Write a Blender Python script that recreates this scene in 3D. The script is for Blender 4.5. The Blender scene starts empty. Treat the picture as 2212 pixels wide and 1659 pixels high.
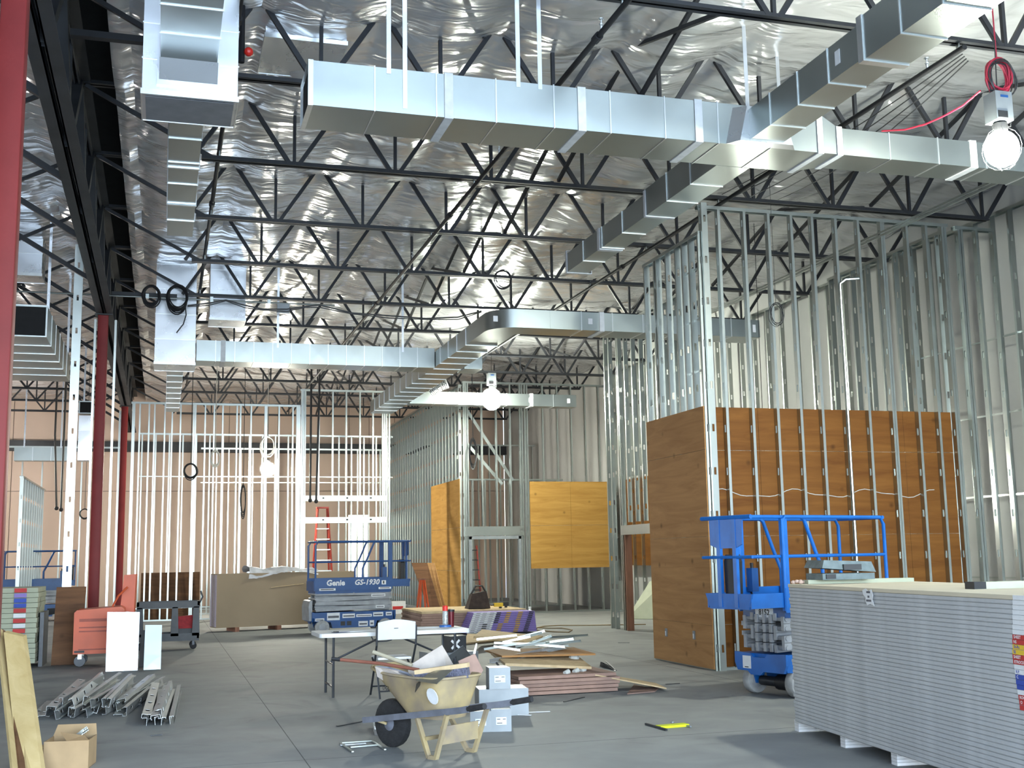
import bpy, bmesh, math, random
from mathutils import Vector, Matrix
rnd = random.Random(7)
scn = bpy.context.scene
COL = scn.collection
PI = math.pi
V = Vector

# ------------------------------------------------------------------ camera
F_PX, CX, CY, HC = 2500.0, 1106.0, 829.5, 1.6
YAW, PITCH, ROLL = math.radians(16.8), math.radians(8.48), math.radians(1.0)
_f = V((math.sin(YAW)*math.cos(PITCH), math.cos(YAW)*math.cos(PITCH), math.sin(PITCH)))
_r = V((math.cos(YAW), -math.sin(YAW), 0)); _d = _f.cross(_r)
CR = _r*math.cos(ROLL) + _d*math.sin(ROLL); CD = _d*math.cos(ROLL) - _r*math.sin(ROLL); CF = _f
cam = bpy.data.cameras.new('camera'); camo = bpy.data.objects.new('camera', cam); COL.objects.link(camo)
cam.sensor_fit = 'HORIZONTAL'; cam.sensor_width = 36.0; cam.lens = F_PX/2212*36.0
cam.clip_start = 0.1; cam.clip_end = 300
camo.matrix_world = Matrix(((CR.x, -CD.x, -CF.x, 0), (CR.y, -CD.y, -CF.y, 0), (CR.z, -CD.z, -CF.z, HC), (0, 0, 0, 1)))
scn.camera = camo

# survey helpers: a sight line met with a floor, a wall plane or a height
def _ray(px, py): return CR*((px-CX)/F_PX) + CD*((py-CY)/F_PX) + CF
def fl(px, py, z=0.0):
    d = _ray(px, py); return V((0, 0, HC)) + d*((z-HC)/d.z)
def project(p):
    q = V(p)-V((0, 0, HC)); return (CX+F_PX*q.dot(CR)/q.dot(CF), CY+F_PX*q.dot(CD)/q.dot(CF))
def ay(px, py, Y):
    d = _ray(px, py); return V((0, 0, HC)) + d*(Y/d.y)
def ax(px, py, X):
    d = _ray(px, py); return V((0, 0, HC)) + d*(X/d.x)

# ------------------------------------------------------------------ world, daylight, exposure
wd = bpy.data.worlds.new('world'); scn.world = wd; wd.use_nodes = True
bgn = wd.node_tree.nodes['Background']
sky = wd.node_tree.nodes.new('ShaderNodeTexSky'); sky.sky_type = 'NISHITA'
sky.sun_elevation = math.radians(50); sky.sun_rotation = math.radians(200); sky.sun_disc = False
wd.node_tree.links.new(sky.outputs[0], bgn.inputs[0]); bgn.inputs[1].default_value = 0.9
def area(name, loc, rot, sx, sy, power, color):
    l = bpy.data.lights.new(name, 'AREA'); l.shape = 'RECTANGLE'; l.size = sx; l.size_y = sy
    l.energy = power; l.color = color
    o = bpy.data.objects.new(name, l); COL.objects.link(o); o.location = loc; o.rotation_euler = rot
    return o
# daylight entering through the glazed storefront behind the camera, and a side door on the left
area('storefront_daylight', (3.0, -5.8, 2.6), (math.radians(90), 0, 0), 17, 5.0, 3000, (0.60, 0.79, 1.0))
area('side_daylight', (-13.6, 24.0, 2.0), (math.radians(90), 0, math.radians(-90)), 9, 3.6, 160, (0.92, 0.95, 1.0))
scn.view_settings.view_transform = 'Standard'; scn.view_settings.look = 'None'
scn.view_settings.gamma = 1.0; scn.view_settings.use_curve_mapping = False
scn.view_settings.exposure = 0.5
scn.cycles.max_bounces = 6; scn.cycles.diffuse_bounces = 3; scn.cycles.glossy_bounces = 4
scn.cycles.sample_clamp_indirect = 4.0; scn.cycles.caustics_reflective = False; scn.cycles.caustics_refractive = False

# ------------------------------------------------------------------ mesh builder
class MB:
    def __init__(s): s.v = []; s.f = []; s.mi = []; s.cur = 0
    def add(s, vs, fs):
        b = len(s.v); s.v += [tuple(p) for p in vs]; s.f += [tuple(i+b for i in f) for f in fs]; s.mi += [s.cur]*len(fs); return s
    def box(s, x0, x1, y0, y1, z0, z1):
        return s.add([(x0,y0,z0),(x1,y0,z0),(x1,y1,z0),(x0,y1,z0),(x0,y0,z1),(x1,y0,z1),(x1,y1,z1),(x0,y1,z1)],
                     [(0,3,2,1),(4,5,6,7),(0,1,5,4),(1,2,6,5),(2,3,7,6),(3,0,4,7)])
    def hexa(s, p):      # 8 points: bottom ring then top ring
        return s.add(p, [(0,3,2,1),(4,5,6,7),(0,1,5,4),(1,2,6,5),(2,3,7,6),(3,0,4,7)])
    def bar(s, p0, p1, w, t, up=(0,0,1)):
        p0 = V(p0); p1 = V(p1); d = (p1-p0).normalized(); up = V(up)
        a = d.cross(up)
        if a.length < 1e-4: a = d.cross(V((1,0,0)))
        a.normalize(); b = a.cross(d).normalized(); a = a*(w/2); b = b*(t/2)
        return s.hexa([p0-a-b, p0+a-b, p0+a+b, p0-a+b, p1-a-b, p1+a-b, p1+a+b, p1-a+b])
    def tube(s, pts, r, n=8, closed=False):
        pts = [V(p) for p in pts]; N = len(pts); prev = None; rings = []
        for i in range(N):
            if closed: t = pts[(i+1) % N]-pts[i-1]
            else: t = pts[min(i+1, N-1)]-pts[max(i-1, 0)]
            t.normalize()
            if prev is None:
                a = t.orthogonal().normalized()
            else:
                a = prev - t*prev.dot(t)
                a = a.normalized() if a.length > 1e-6 else t.orthogonal().normalized()
            prev = a; b = t.cross(a); rr = r[i] if isinstance(r, (list, tuple)) else r
            rings.append([pts[i]+(a*math.cos(2*PI*k/n)+b*math.sin(2*PI*k/n))*rr for k in range(n)])
        vs = [p for q in rings for p in q]; fs = []
        for i in range(N if closed else N-1):
            j = (i+1) % N
            for k in range(n): fs.append((i*n+k, i*n+(k+1) % n, j*n+(k+1) % n, j*n+k))
        if not closed: fs.append(tuple(range(n-1, -1, -1))); fs.append(tuple((N-1)*n+k for k in range(n)))
        return s.add(vs, fs)
    def cyl(s, p0, p1, r, n=14): return s.tube([p0, p1], r, n)
    def prism(s, poly, ext):
        n = len(poly); e = V(ext); P = [V(p) for p in poly]
        return s.add(P+[p+e for p in P], [tuple(range(n-1, -1, -1)), tuple(range(n, 2*n))]+[(k, (k+1) % n, n+(k+1) % n, n+k) for k in range(n)])
    def lathe(s, prof, c=(0,0,0), n=16, axis='z'):
        vs = []; fs = []; m = len(prof)
        for r, h in prof:
            for k in range(n):
                a = 2*PI*k/n; x, y = r*math.cos(a), r*math.sin(a)
                q = (x, y, h) if axis == 'z' else ((h, x, y) if axis == 'x' else (y, h, x))
                vs.append((q[0]+c[0], q[1]+c[1], q[2]+c[2]))
        for i in range(m-1):
            for k in range(n): fs.append((i*n+k, i*n+(k+1) % n, (i+1)*n+(k+1) % n, (i+1)*n+k))
        fs.append(tuple(range(n-1, -1, -1))); fs.append(tuple((m-1)*n+k for k in range(n)))
        return s.add(vs, fs)
    def grid(s, fn, nu, nv, thick=None):
        P = [[V(fn(i/nu, j/nv)) for i in range(nu+1)] for j in range(nv+1)]
        vs = [p for r in P for p in r]; w = nu+1
        fs = [(j*w+i, j*w+i+1, (j+1)*w+i+1, (j+1)*w+i) for j in range(nv) for i in range(nu)]
        if thick:
            e = V(thick); n = len(vs); vs += [p+e for p in vs]; fs2 = [tuple(n+k for k in reversed(f)) for f in fs]
            rim = [j*w for j in range(nv+1)]; rim2 = [j*w+nu for j in range(nv+1)]; r3 = list(range(nu+1)); r4 = [nv*w+i for i in range(nu+1)]
            for L in (rim, rim2, r3, r4):
                for a, b in zip(L, L[1:]): fs2.append((a, b, n+b, n+a))
            fs += fs2
        return s.add(vs, fs)
    def ball(s, c, r, n=12, m=8, sz=1.0):
        prof = [(max(r*math.sin(PI*i/m), 1e-4), -r*math.cos(PI*i/m)*sz) for i in range(m+1)]
        return s.lathe(prof, c, n)
    def mesh(s, name, mats, smooth=False):
        me = bpy.data.meshes.new(name); me.from_pydata(s.v, [], s.f)
        for m in (mats if isinstance(mats, (list, tuple)) else [mats]): me.materials.append(m)
        if len(set(s.mi)) > 1: me.polygons.foreach_set('material_index', s.mi)
        bm = bmesh.new(); bm.from_mesh(me); bmesh.ops.recalc_face_normals(bm, faces=bm.faces); bm.to_mesh(me); bm.free()
        if smooth:
            me.shade_smooth()
            try: me.set_sharp_from_angle(angle=math.radians(40))
            except Exception: pass
        me.update(); return me
    def build(s, name, mats, parent=None, smooth=False, off=True, **tags):
        # vertices are world coordinates when the parent carries an offset and off is True
        if parent is not None and off:
            m = WM.get(parent.name)
            if m is not None: s.v = [tuple(m @ V(p)) for p in s.v]
        o = bpy.data.objects.new(name, s.mesh(name, mats, smooth)); COL.objects.link(o)
        if parent is not None:
            o.parent = parent; WM[o.name] = WM.get(parent.name)
        for k, v in tags.items(): o[k] = v
        return o
WM = {}
def thing(name, label, cat, loc=(0,0,0), rotz=0.0, group=None, rot=None):
    o = bpy.data.objects.new(name, None); COL.objects.link(o); o.empty_display_size = 0.1
    o.location = loc; o.rotation_euler = rot if rot else (0, 0, rotz)
    o['label'] = label; o['category'] = cat
    if group: o['group'] = group
    m = Matrix.LocRotScale(V(loc), o.rotation_euler, None)
    WM[o.name] = m.inverted()
    return o
def tag(o, label, cat, group=None, kind=None):
    o['label'] = label; o['category'] = cat
    if group: o['group'] = group
    if kind: o['kind'] = kind
    return o
def struct(o): o['kind'] = 'structure'; return o
def inst(name, me, parent=None, loc=(0,0,0), rot=(0,0,0), scale=None, world=True):
    o = bpy.data.objects.new(name, me); COL.objects.link(o)
    L = V(loc)
    if parent is not None:
        o.parent = parent
        m = WM.get(parent.name)
        if world and m is not None: L = m @ L
    o.location = L; o.rotation_euler = rot
    if scale: o.scale = scale
    return o
def text_mb(body, size, fn, depth=0.0, bold=0.0, shear=0.0, align='CENTER', spacing=1.0):
    # lettering as mesh: fn maps (u, v) of the text plane to a 3D point
    cu = bpy.data.curves.new('lettering', 'FONT'); cu.body = body; cu.size = size; cu.align_x = align; cu.align_y = 'CENTER'
    cu.offset = bold; cu.shear = shear; cu.resolution_u = 2; cu.space_character = spacing
    ob = bpy.data.objects.new('lettering', cu); COL.objects.link(ob)
    dg = bpy.context.evaluated_depsgraph_get(); ev = ob.evaluated_get(dg); me = ev.to_mesh()
    b = MB(); b.add([fn(v.co.x, v.co.y) for v in me.vertices], [tuple(p.vertices) for p in me.polygons])
    ev.to_mesh_clear(); bpy.data.objects.remove(ob); bpy.data.curves.remove(cu)
    return b

# ------------------------------------------------------------------ materials
MATS = {}
def nodes(name):
    m = bpy.data.materials.new(name); m.use_nodes = True; nt = m.node_tree
    return m, nt, nt.nodes['Principled BSDF']
def N(nt, t, **kw):
    n = nt.nodes.new(t)
    for k, v in kw.items(): setattr(n, k, v)
    return n
def mat(name, col, rough=0.5, metal=0.0, var=0.12, scale=6.0, bump=0.0, bscale=40.0, stretch=(1,1,1), rvar=0.0, col2=None, spec=None, coat=0.0, detail=4):
    if name in MATS: return MATS[name]
    m, nt, b = nodes(name); L = nt.links
    tc = N(nt, 'ShaderNodeTexCoord'); mp = N(nt, 'ShaderNodeMapping'); mp.inputs['Scale'].default_value = stretch
    L.new(tc.outputs['Object'], mp.inputs[0])
    nz = N(nt, 'ShaderNodeTexNoise'); nz.inputs['Scale'].default_value = scale; nz.inputs['Detail'].default_value = detail
    L.new(mp.outputs[0], nz.inputs['Vector'])
    rp = N(nt, 'ShaderNodeValToRGB')
    c = V(col); c2 = V(col2) if col2 else c*(1+var)
    a = c*(1-var) if not col2 else c
    rp.color_ramp.elements[0].position = 0.32; rp.color_ramp.elements[1].position = 0.68
    rp.color_ramp.elements[0].color = (*a, 1); rp.color_ramp.elements[1].color = (*[min(x, 1) for x in c2], 1)
    L.new(nz.outputs[0], rp.inputs[0]); L.new(rp.outputs[0], b.inputs['Base Color'])
    b.inputs['Roughness'].default_value = rough; b.inputs['Metallic'].default_value = metal
    if spec is not None: b.inputs['Specular IOR Level'].default_value = spec
    if coat: b.inputs['Coat Weight'].default_value = coat; b.inputs['Coat Roughness'].default_value = 0.15
    if rvar:
        mr = N(nt, 'ShaderNodeMapRange'); mr.inputs['To Min'].default_value = max(rough-rvar, 0.02); mr.inputs['To Max'].default_value = rough+rvar
        mr.inputs['From Min'].default_value = 0.3; mr.inputs['From Max'].default_value = 0.7
        L.new(nz.outputs[0], mr.inputs[0]); L.new(mr.outputs[0], b.inputs['Roughness'])
    if bump:
        n2 = N(nt, 'ShaderNodeTexNoise'); n2.inputs['Scale'].default_value = bscale; n2.inputs['Detail'].default_value = 3
        L.new(mp.outputs[0], n2.inputs['Vector'])
        bp = N(nt, 'ShaderNodeBump'); bp.inputs['Strength'].default_value = bump; bp.inputs['Distance'].default_value = 0.02
        L.new(n2.outputs[0], bp.inputs['Height']); L.new(bp.outputs[0], b.inputs['Normal'])
    MATS[name] = m; return m
def emit(name, col, s):
    m, nt, b = nodes(name); b.inputs['Base Color'].default_value = (*col, 1)
    b.inputs['Emission Color'].default_value = (*col, 1); b.inputs['Emission Strength'].default_value = s
    MATS[name] = m; return m
def plywood(name, c1, c2, vertical=False, knots=True):
    m, nt, b = nodes(name); L = nt.links
    tc = N(nt, 'ShaderNodeTexCoord'); mp = N(nt, 'ShaderNodeMapping')
    mp.inputs['Scale'].default_value = (3.2, 3.2, 0.35) if vertical else (0.35, 0.35, 3.2)
    L.new(tc.outputs['Object'], mp.inputs[0])
    nz = N(nt, 'ShaderNodeTexNoise'); nz.inputs['Scale'].default_value = 2.2; nz.inputs['Detail'].default_value = 6; nz.inputs['Roughness'].default_value = 0.6
    nz.inputs['Distortion'].default_value = 0.8
    L.new(mp.outputs[0], nz.inputs['Vector'])
    rp = N(nt, 'ShaderNodeValToRGB'); rp.color_ramp.elements[0].position = 0.3; rp.color_ramp.elements[1].position = 0.72
    rp.color_ramp.elements[0].color = (*c1, 1); rp.color_ramp.elements[1].color = (*c2, 1); L.new(nz.outputs[0], rp.inputs[0])
    out = rp.outputs[0]
    if knots:
        vo = N(nt, 'ShaderNodeTexVoronoi'); vo.inputs['Scale'].default_value = 2.6; L.new(tc.outputs['Object'], vo.inputs['Vector'])
        mr = N(nt, 'ShaderNodeMapRange'); mr.inputs['From Min'].default_value = 0.02; mr.inputs['From Max'].default_value = 0.14
        mr.inputs['To Min'].default_value = 0.35; mr.inputs['To Max'].default_value = 1.0; L.new(vo.outputs['Distance'], mr.inputs[0])
        mx = N(nt, 'ShaderNodeMix', data_type='RGBA', blend_type='MULTIPLY'); mx.inputs[0].default_value = 0.75
        L.new(out, mx.inputs[6]); L.new(mr.outputs[0], mx.inputs[7]); out = mx.outputs[2]
    L.new(out, b.inputs['Base Color']); b.inputs['Roughness'].default_value = 0.7; b.inputs['Specular IOR Level'].default_value = 0.2
    bp = N(nt, 'ShaderNodeBump'); bp.inputs['Strength'].default_value = 0.15; bp.inputs['Distance'].default_value = 0.01
    L.new(nz.outputs[0], bp.inputs['Height']); L.new(bp.outputs[0], b.inputs['Normal'])
    MATS[name] = m; return m
def foil(name, col, rough, metal):
    m, nt, b = nodes(name); L = nt.links
    tc = N(nt, 'ShaderNodeTexCoord')
    n1 = N(nt, 'ShaderNodeTexNoise'); n1.inputs['Scale'].default_value = 0.7; n1.inputs['Detail'].default_value = 2; L.new(tc.outputs['Object'], n1.inputs['Vector'])
    mp = N(nt, 'ShaderNodeMapping'); mp.inputs['Scale'].default_value = (1.0, 2.6, 1.0); L.new(tc.outputs['Object'], mp.inputs[0])
    n2 = N(nt, 'ShaderNodeTexNoise'); n2.inputs['Scale'].default_value = 1.0; n2.inputs['Detail'].default_value = 2.6; n2.inputs['Roughness'].default_value = 0.5; n2.inputs['Distortion'].default_value = 0.9
    L.new(mp.outputs[0], n2.inputs['Vector'])
    ad = N(nt, 'ShaderNodeMath', operation='ADD'); L.new(n1.outputs[0], ad.inputs[0]); L.new(n2.outputs[0], ad.inputs[1])
    bp = N(nt, 'ShaderNodeBump'); bp.inputs['Strength'].default_value = 0.7; bp.inputs['Distance'].default_value = 0.10
    L.new(ad.outputs[0], bp.inputs['Height']); L.new(bp.outputs[0], b.inputs['Normal'])
    b.inputs['Base Color'].default_value = (*col, 1); b.inputs['Roughness'].default_value = rough; b.inputs['Metallic'].default_value = metal
    MATS[name] = m; return m
def concrete(name):
    m, nt, b = nodes(name); L = nt.links
    tc = N(nt, 'ShaderNodeTexCoord')
    def nz(sc, det, dist=0.0):
        n = N(nt, 'ShaderNodeTexNoise'); n.inputs['Scale'].default_value = sc; n.inputs['Detail'].default_value = det; n.inputs['Distortion'].default_value = dist
        L.new(tc.outputs['Object'], n.inputs['Vector']); return n
    a = nz(0.22, 5, 0.6); c = nz(2.2, 6, 0.3); d = nz(0.6, 6, 2.2); e = nz(38, 2)
    r1 = N(nt, 'ShaderNodeValToRGB'); r1.color_ramp.elements[0].position = 0.3; r1.color_ramp.elements[1].position = 0.7
    r1.color_ramp.elements[0].color = (0.245, 0.252, 0.25, 1); r1.color_ramp.elements[1].color = (0.345, 0.352, 0.345, 1); L.new(a.outputs[0], r1.inputs[0])
    r2 = N(nt, 'ShaderNodeValToRGB'); r2.color_ramp.elements[0].position = 0.35; r2.color_ramp.elements[1].position = 0.65
    r2.color_ramp.elements[0].color = (0.86, 0.86, 0.87, 1); r2.color_ramp.elements[1].color = (1.08, 1.08, 1.07, 1); L.new(c.outputs[0], r2.inputs[0])
    m1 = N(nt, 'ShaderNodeMix', data_type='RGBA', blend_type='MULTIPLY'); m1.inputs[0].default_value = 1.0
    L.new(r1.outputs[0], m1.inputs[6]); L.new(r2.outputs[0], m1.inputs[7])
    r3 = N(nt, 'ShaderNodeValToRGB'); r3.color_ramp.elements[0].position = 0.60; r3.color_ramp.elements[1].position = 0.72
    r3.color_ramp.elements[0].color = (0, 0, 0, 1); r3.color_ramp.elements[1].color = (0.55, 0.55, 0.55, 1); L.new(d.outputs[0], r3.inputs[0])
    m2 = N(nt, 'ShaderNodeMix', data_type='RGBA', blend_type='MIX'); L.new(r3.outputs[0], m2.inputs[0]); L.new(m1.outputs[2], m2.inputs[6]); m2.inputs[7].default_value = (0.14, 0.143, 0.145, 1)
    L.new(m2.outputs[2], b.inputs['Base Color']); b.inputs['Specular IOR Level'].default_value = 0.35
    mr = N(nt, 'ShaderNodeMapRange'); mr.inputs['To Min'].default_value = 0.50; mr.inputs['To Max'].default_value = 0.80; L.new(c.outputs[0], mr.inputs[0]); L.new(mr.outputs[0], b.inputs['Roughness'])
    bp = N(nt, 'ShaderNodeBump'); bp.inputs['Strength'].default_value = 0.06; bp.inputs['Distance'].default_value = 0.01; L.new(e.outputs[0], bp.inputs['Height']); L.new(bp.outputs[0], b.inputs['Normal'])
    MATS[name] = m; return m

M_FLOOR = concrete('concrete_slab')
M_FOIL = foil('foil_insulation', (0.73, 0.73, 0.745), 0.22, 0.56)
M_STEEL = mat('black_joist_paint', (0.016, 0.017, 0.021), 0.55, 0.0, 0.25, 4)
M_GIRD = mat('dark_girder_paint', (0.03, 0.032, 0.036), 0.6, 0.0, 0.3, 2)
M_RED = mat('red_oxide_primer', (0.18, 0.022, 0.022), 0.5, 0.0, 0.12, 2, bump=0.05, spec=.2)
M_GALV = mat('galvanized_stud', (0.47, 0.50, 0.475), 0.30, 1.0, 0.04, 3)
M_DUCT = mat('duct_sheet_metal', (0.40, 0.435, 0.425), 0.33, 0.97, 0.05, 1.5, rvar=0.03)
M_DUCTW = mat('bright_sheet_metal', (0.70, 0.72, 0.75), 0.28, 0.85, 0.04, 2, rvar=0.02)
M_SEAL = mat('grey_duct_sealant', (0.58, 0.60, 0.62), 0.6, 0.0, 0.1, 9)
M_SEAM = mat('duct_seam', (0.74, 0.76, 0.76), 0.3, 0.9, 0.05, 9)
M_BLACK = mat('black_plastic', (0.012, 0.012, 0.014), 0.5, 0.0, 0.2, 8)
M_VOID = mat('opening_shade', (0.006, 0.006, 0.007), 0.9, 0.0, 0.2, 8)  # black plates painted as the shade inside duct ends and slots
M_DECK = mat('dark_roof_deck', (0.02, 0.02, 0.02), 0.9)
M_WALLW = mat('taped_drywall_wall', (0.60, 0.605, 0.585), 0.75, 0.0, 0.06, 0.7, bump=0.03)
M_WALLB = mat('beige_tilt_up_concrete', (0.62, 0.48, 0.385), 0.8, 0.0, 0.06, 0.4, bump=0.04)
M_PLY_A = plywood('plywood_tan', (0.33, 0.165, 0.062), (0.48, 0.265, 0.11))
M_PLY_B = plywood('plywood_red_brown', (0.125, 0.045, 0.009), (0.21, 0.088, 0.019))
M_PLY_C = plywood('plywood_golden', (0.35, 0.18, 0.04), (0.50, 0.285, 0.075))
M_PLY_D = plywood('plywood_pale', (0.52, 0.38, 0.22), (0.68, 0.52, 0.32), vertical=True)
M_PLY_E = plywood('plywood_dark_weathered', (0.10, 0.05, 0.028), (0.22, 0.11, 0.055))
M_PLYEDGE = mat('plywood_edge', (0.55, 0.42, 0.30), 0.7, 0, 0.25, 30, stretch=(1, 1, 12))
M_GYP = mat('drywall_grey_paper', (0.50, 0.50, 0.50), 0.8, 0.0, 0.05, 3)
M_GYPEDGE = mat('drywall_board_edge', (0.47, 0.475, 0.485), 0.85, 0.0, 0.08, 8)
M_GYPFACE = mat('drywall_cream_face', (0.62, 0.55, 0.42), 0.8, 0.0, 0.05, 2)
M_GYPBACK = mat('drywall_brown_paper', (0.30, 0.225, 0.15), 0.85, 0.0, 0.07, 1.2)
M_WHITE = mat('white_plastic', (0.72, 0.74, 0.78), 0.4, 0.0, 0.03, 8)
M_PAPER = mat('white_paper', (0.75, 0.76, 0.78), 0.7, 0.0, 0.05, 12)
M_BLUE = mat('lift_blue_paint', (0.008, 0.115, 0.42), 0.38, 0.0, 0.12, 5)
M_BLUED = mat('lift_navy_blue_paint', (0.012, 0.07, 0.23), 0.4, 0.0, 0.12, 5)
M_LGREY = mat('scissor_arm_grey', (0.30, 0.31, 0.33), 0.5, 0.1, 0.15, 7)
M_TYRE = mat('grey_tyre', (0.36, 0.36, 0.36), 0.8, 0, 0.2, 12)
M_RUBBER = mat('black_rubber', (0.02, 0.02, 0.022), 0.8, 0, 0.3, 20, bump=0.3, bscale=60)
M_DKMETAL = mat('dark_leg_metal', (0.055, 0.058, 0.065), 0.4, 0.6, 0.15, 8)
M_ORANGE = mat('orange_enamel', (0.62, 0.10, 0.03), 0.45, 0, 0.08, 3)
M_CART = mat('dark_grey_cart_plastic', (0.065, 0.068, 0.075), 0.55, 0, 0.12, 6)
M_REDBAG = mat('red_tool_fabric', (0.30, 0.02, 0.025), 0.8, 0, 0.2, 20)
M_YEL = mat('barrow_yellow_enamel', (0.25, 0.20, 0.15), 0.65, 0, 0.3, 4, col2=(0.46, 0.35, 0.17))
M_BARRS = mat('barrow_grey_handle', (0.16, 0.17, 0.21), 0.6, 0, 0.2, 9)
M_CARD = mat('cardboard', (0.42, 0.28, 0.15), 0.85, 0, 0.1, 5)
M_TIMBER = plywood('timber_plank', (0.50, 0.36, 0.16), (0.62, 0.47, 0.24), vertical=True)
M_TIMBR2 = mat('red_brown_lumber', (0.23, 0.10, 0.06), 0.7, 0, 0.2, 5, stretch=(4, 4, 0.4))
M_CORDR = mat('red_cord', (0.45, 0.02, 0.05), 0.5, 0, 0.1, 9)
M_CORDW = mat('pale_cable', (0.55, 0.54, 0.50), 0.5, 0, 0.1, 9)
M_CORDO = mat('dusty_extension_cord', (0.25, 0.17, 0.08), 0.6, 0, 0.1, 9)
M_PURPLE = mat('purple_board_tape', (0.25, 0.18, 0.50), 0.6, 0, 0.08, 6)
M_GOLD = mat('gold_tape_print', (0.55, 0.32, 0.03), 0.6, 0, 0.1, 6)
M_PINK = mat('pinkish_fibreboard', (0.34, 0.215, 0.17), 0.8, 0, 0.12, 6)
M_GREYBOX = mat('grey_steel_box', (0.24, 0.26, 0.275), 0.42, 0.3, 0.08, 5)
M_RIM = mat('red_print', (0.50, 0.025, 0.025), 0.6)
M_BLUEP = mat('blue_print', (0.02, 0.06, 0.38), 0.6)
M_YELP = mat('yellow_print', (0.75, 0.50, 0.03), 0.6)
M_FYEL = mat('fluorescent_yellow', (0.70, 0.78, 0.02), 0.5)
M_REDPL = mat('red_plastic', (0.75, 0.03, 0.02), 0.4)
M_LADDER = mat('red_fibreglass_ladder', (0.40, 0.045, 0.03), 0.5)
M_GREEN = mat('pale_green_board', (0.42, 0.44, 0.33), 0.8, 0, 0.06, 4)
M_LUMBERP = mat('spacer_block_paper', (0.72, 0.72, 0.74), 0.8, 0, 0.05, 20)

# ================================================================== THE SETTING
XR, XL, YB, YF, ZTOP = 13.05, -14.0, 44.5, -6.0, 8.05
b = MB(); b.box(XL-.3, XR+.3, YF-.3, YB+.3, -0.25, 0.0)
floor = struct(b.build('floor', M_FLOOR))
floor['label'] = 'dusty grey concrete slab floor'
# saw-cut control joints, shallow dark grooves laid in the slab
m_joint = mat('slab_joint', (0.10, 0.10, 0.10), 0.9)
for k, x in enumerate((-4.6, 1.15, 7.0)):
    q = MB(); q.box(x-.004, x+.004, YF, YB, -0.002, 0.0006); q.build('control_joint', m_joint, floor)
for y in (9.8, 16.0, 23.0, 30.0, 37.0):
    q = MB(); q.box(XL, XR, y-.004, y+.004, -0.002, 0.0006); q.build('control_joint', m_joint, floor)

b = MB(); b.box(XR, XR+.2, YF, YB, 0, ZTOP); wr = struct(b.build('wall_right', M_WALLW)); wr['label'] = 'white taped drywall side wall'
b = MB(); b.box(XL-.2, XL, YF, 19.5, 0, ZTOP); b.box(XL-.2, XL, 28.5, YB, 0, ZTOP); b.box(XL-.2, XL, 19.5, 28.5, 3.8, ZTOP)
wl = struct(b.build('wall_left', M_WALLB)); wl['label'] = 'beige concrete side wall with a wide door opening'
b = MB(); b.box(XL, -5.6, YF-.2, YF, 0, ZTOP); b.box(11.6, XR, YF-.2, YF, 0, ZTOP); b.box(-5.6, 11.6, YF-.2, YF, 5.2, ZTOP)
wf = struct(b.build('wall_front', M_WALLB)); wf['label'] = 'storefront wall behind the viewer with a wide glazed opening'
# far wall: tilt-up panels with recessed reveals and one daylit doorway
dx0, dx1 = ay(753, 1200, YB).x, ay(797, 1200, YB).x
dz = ay(775, 1112, YB).z
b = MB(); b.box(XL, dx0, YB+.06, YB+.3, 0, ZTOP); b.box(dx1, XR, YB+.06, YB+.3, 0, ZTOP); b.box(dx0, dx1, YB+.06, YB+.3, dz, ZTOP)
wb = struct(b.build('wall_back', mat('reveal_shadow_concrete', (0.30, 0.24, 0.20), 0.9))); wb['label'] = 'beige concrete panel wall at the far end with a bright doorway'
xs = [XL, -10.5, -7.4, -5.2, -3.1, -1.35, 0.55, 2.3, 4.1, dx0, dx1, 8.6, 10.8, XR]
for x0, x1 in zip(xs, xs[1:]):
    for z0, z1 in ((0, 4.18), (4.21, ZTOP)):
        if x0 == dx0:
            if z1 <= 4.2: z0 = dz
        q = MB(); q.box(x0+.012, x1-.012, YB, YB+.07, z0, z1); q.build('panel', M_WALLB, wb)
b = MB(); b.box(-60, 60, YB+.32, YB+80, -.3, -.02)
g_ = struct(b.build('ground', mat('outdoor_paving', (.55, .53, .50), .9))); g_['label'] = 'sunlit paving outside the far doorway'
# timber posts and the steel ledger beam at the far wall
b = MB(); b.box(XL, XR, YB-.35, YB-.05, 5.62, 5.98)
o = tag(b.build('ledger_beam', M_GIRD), 'long dark steel beam along the top of the far beige wall', 'beam')

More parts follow.
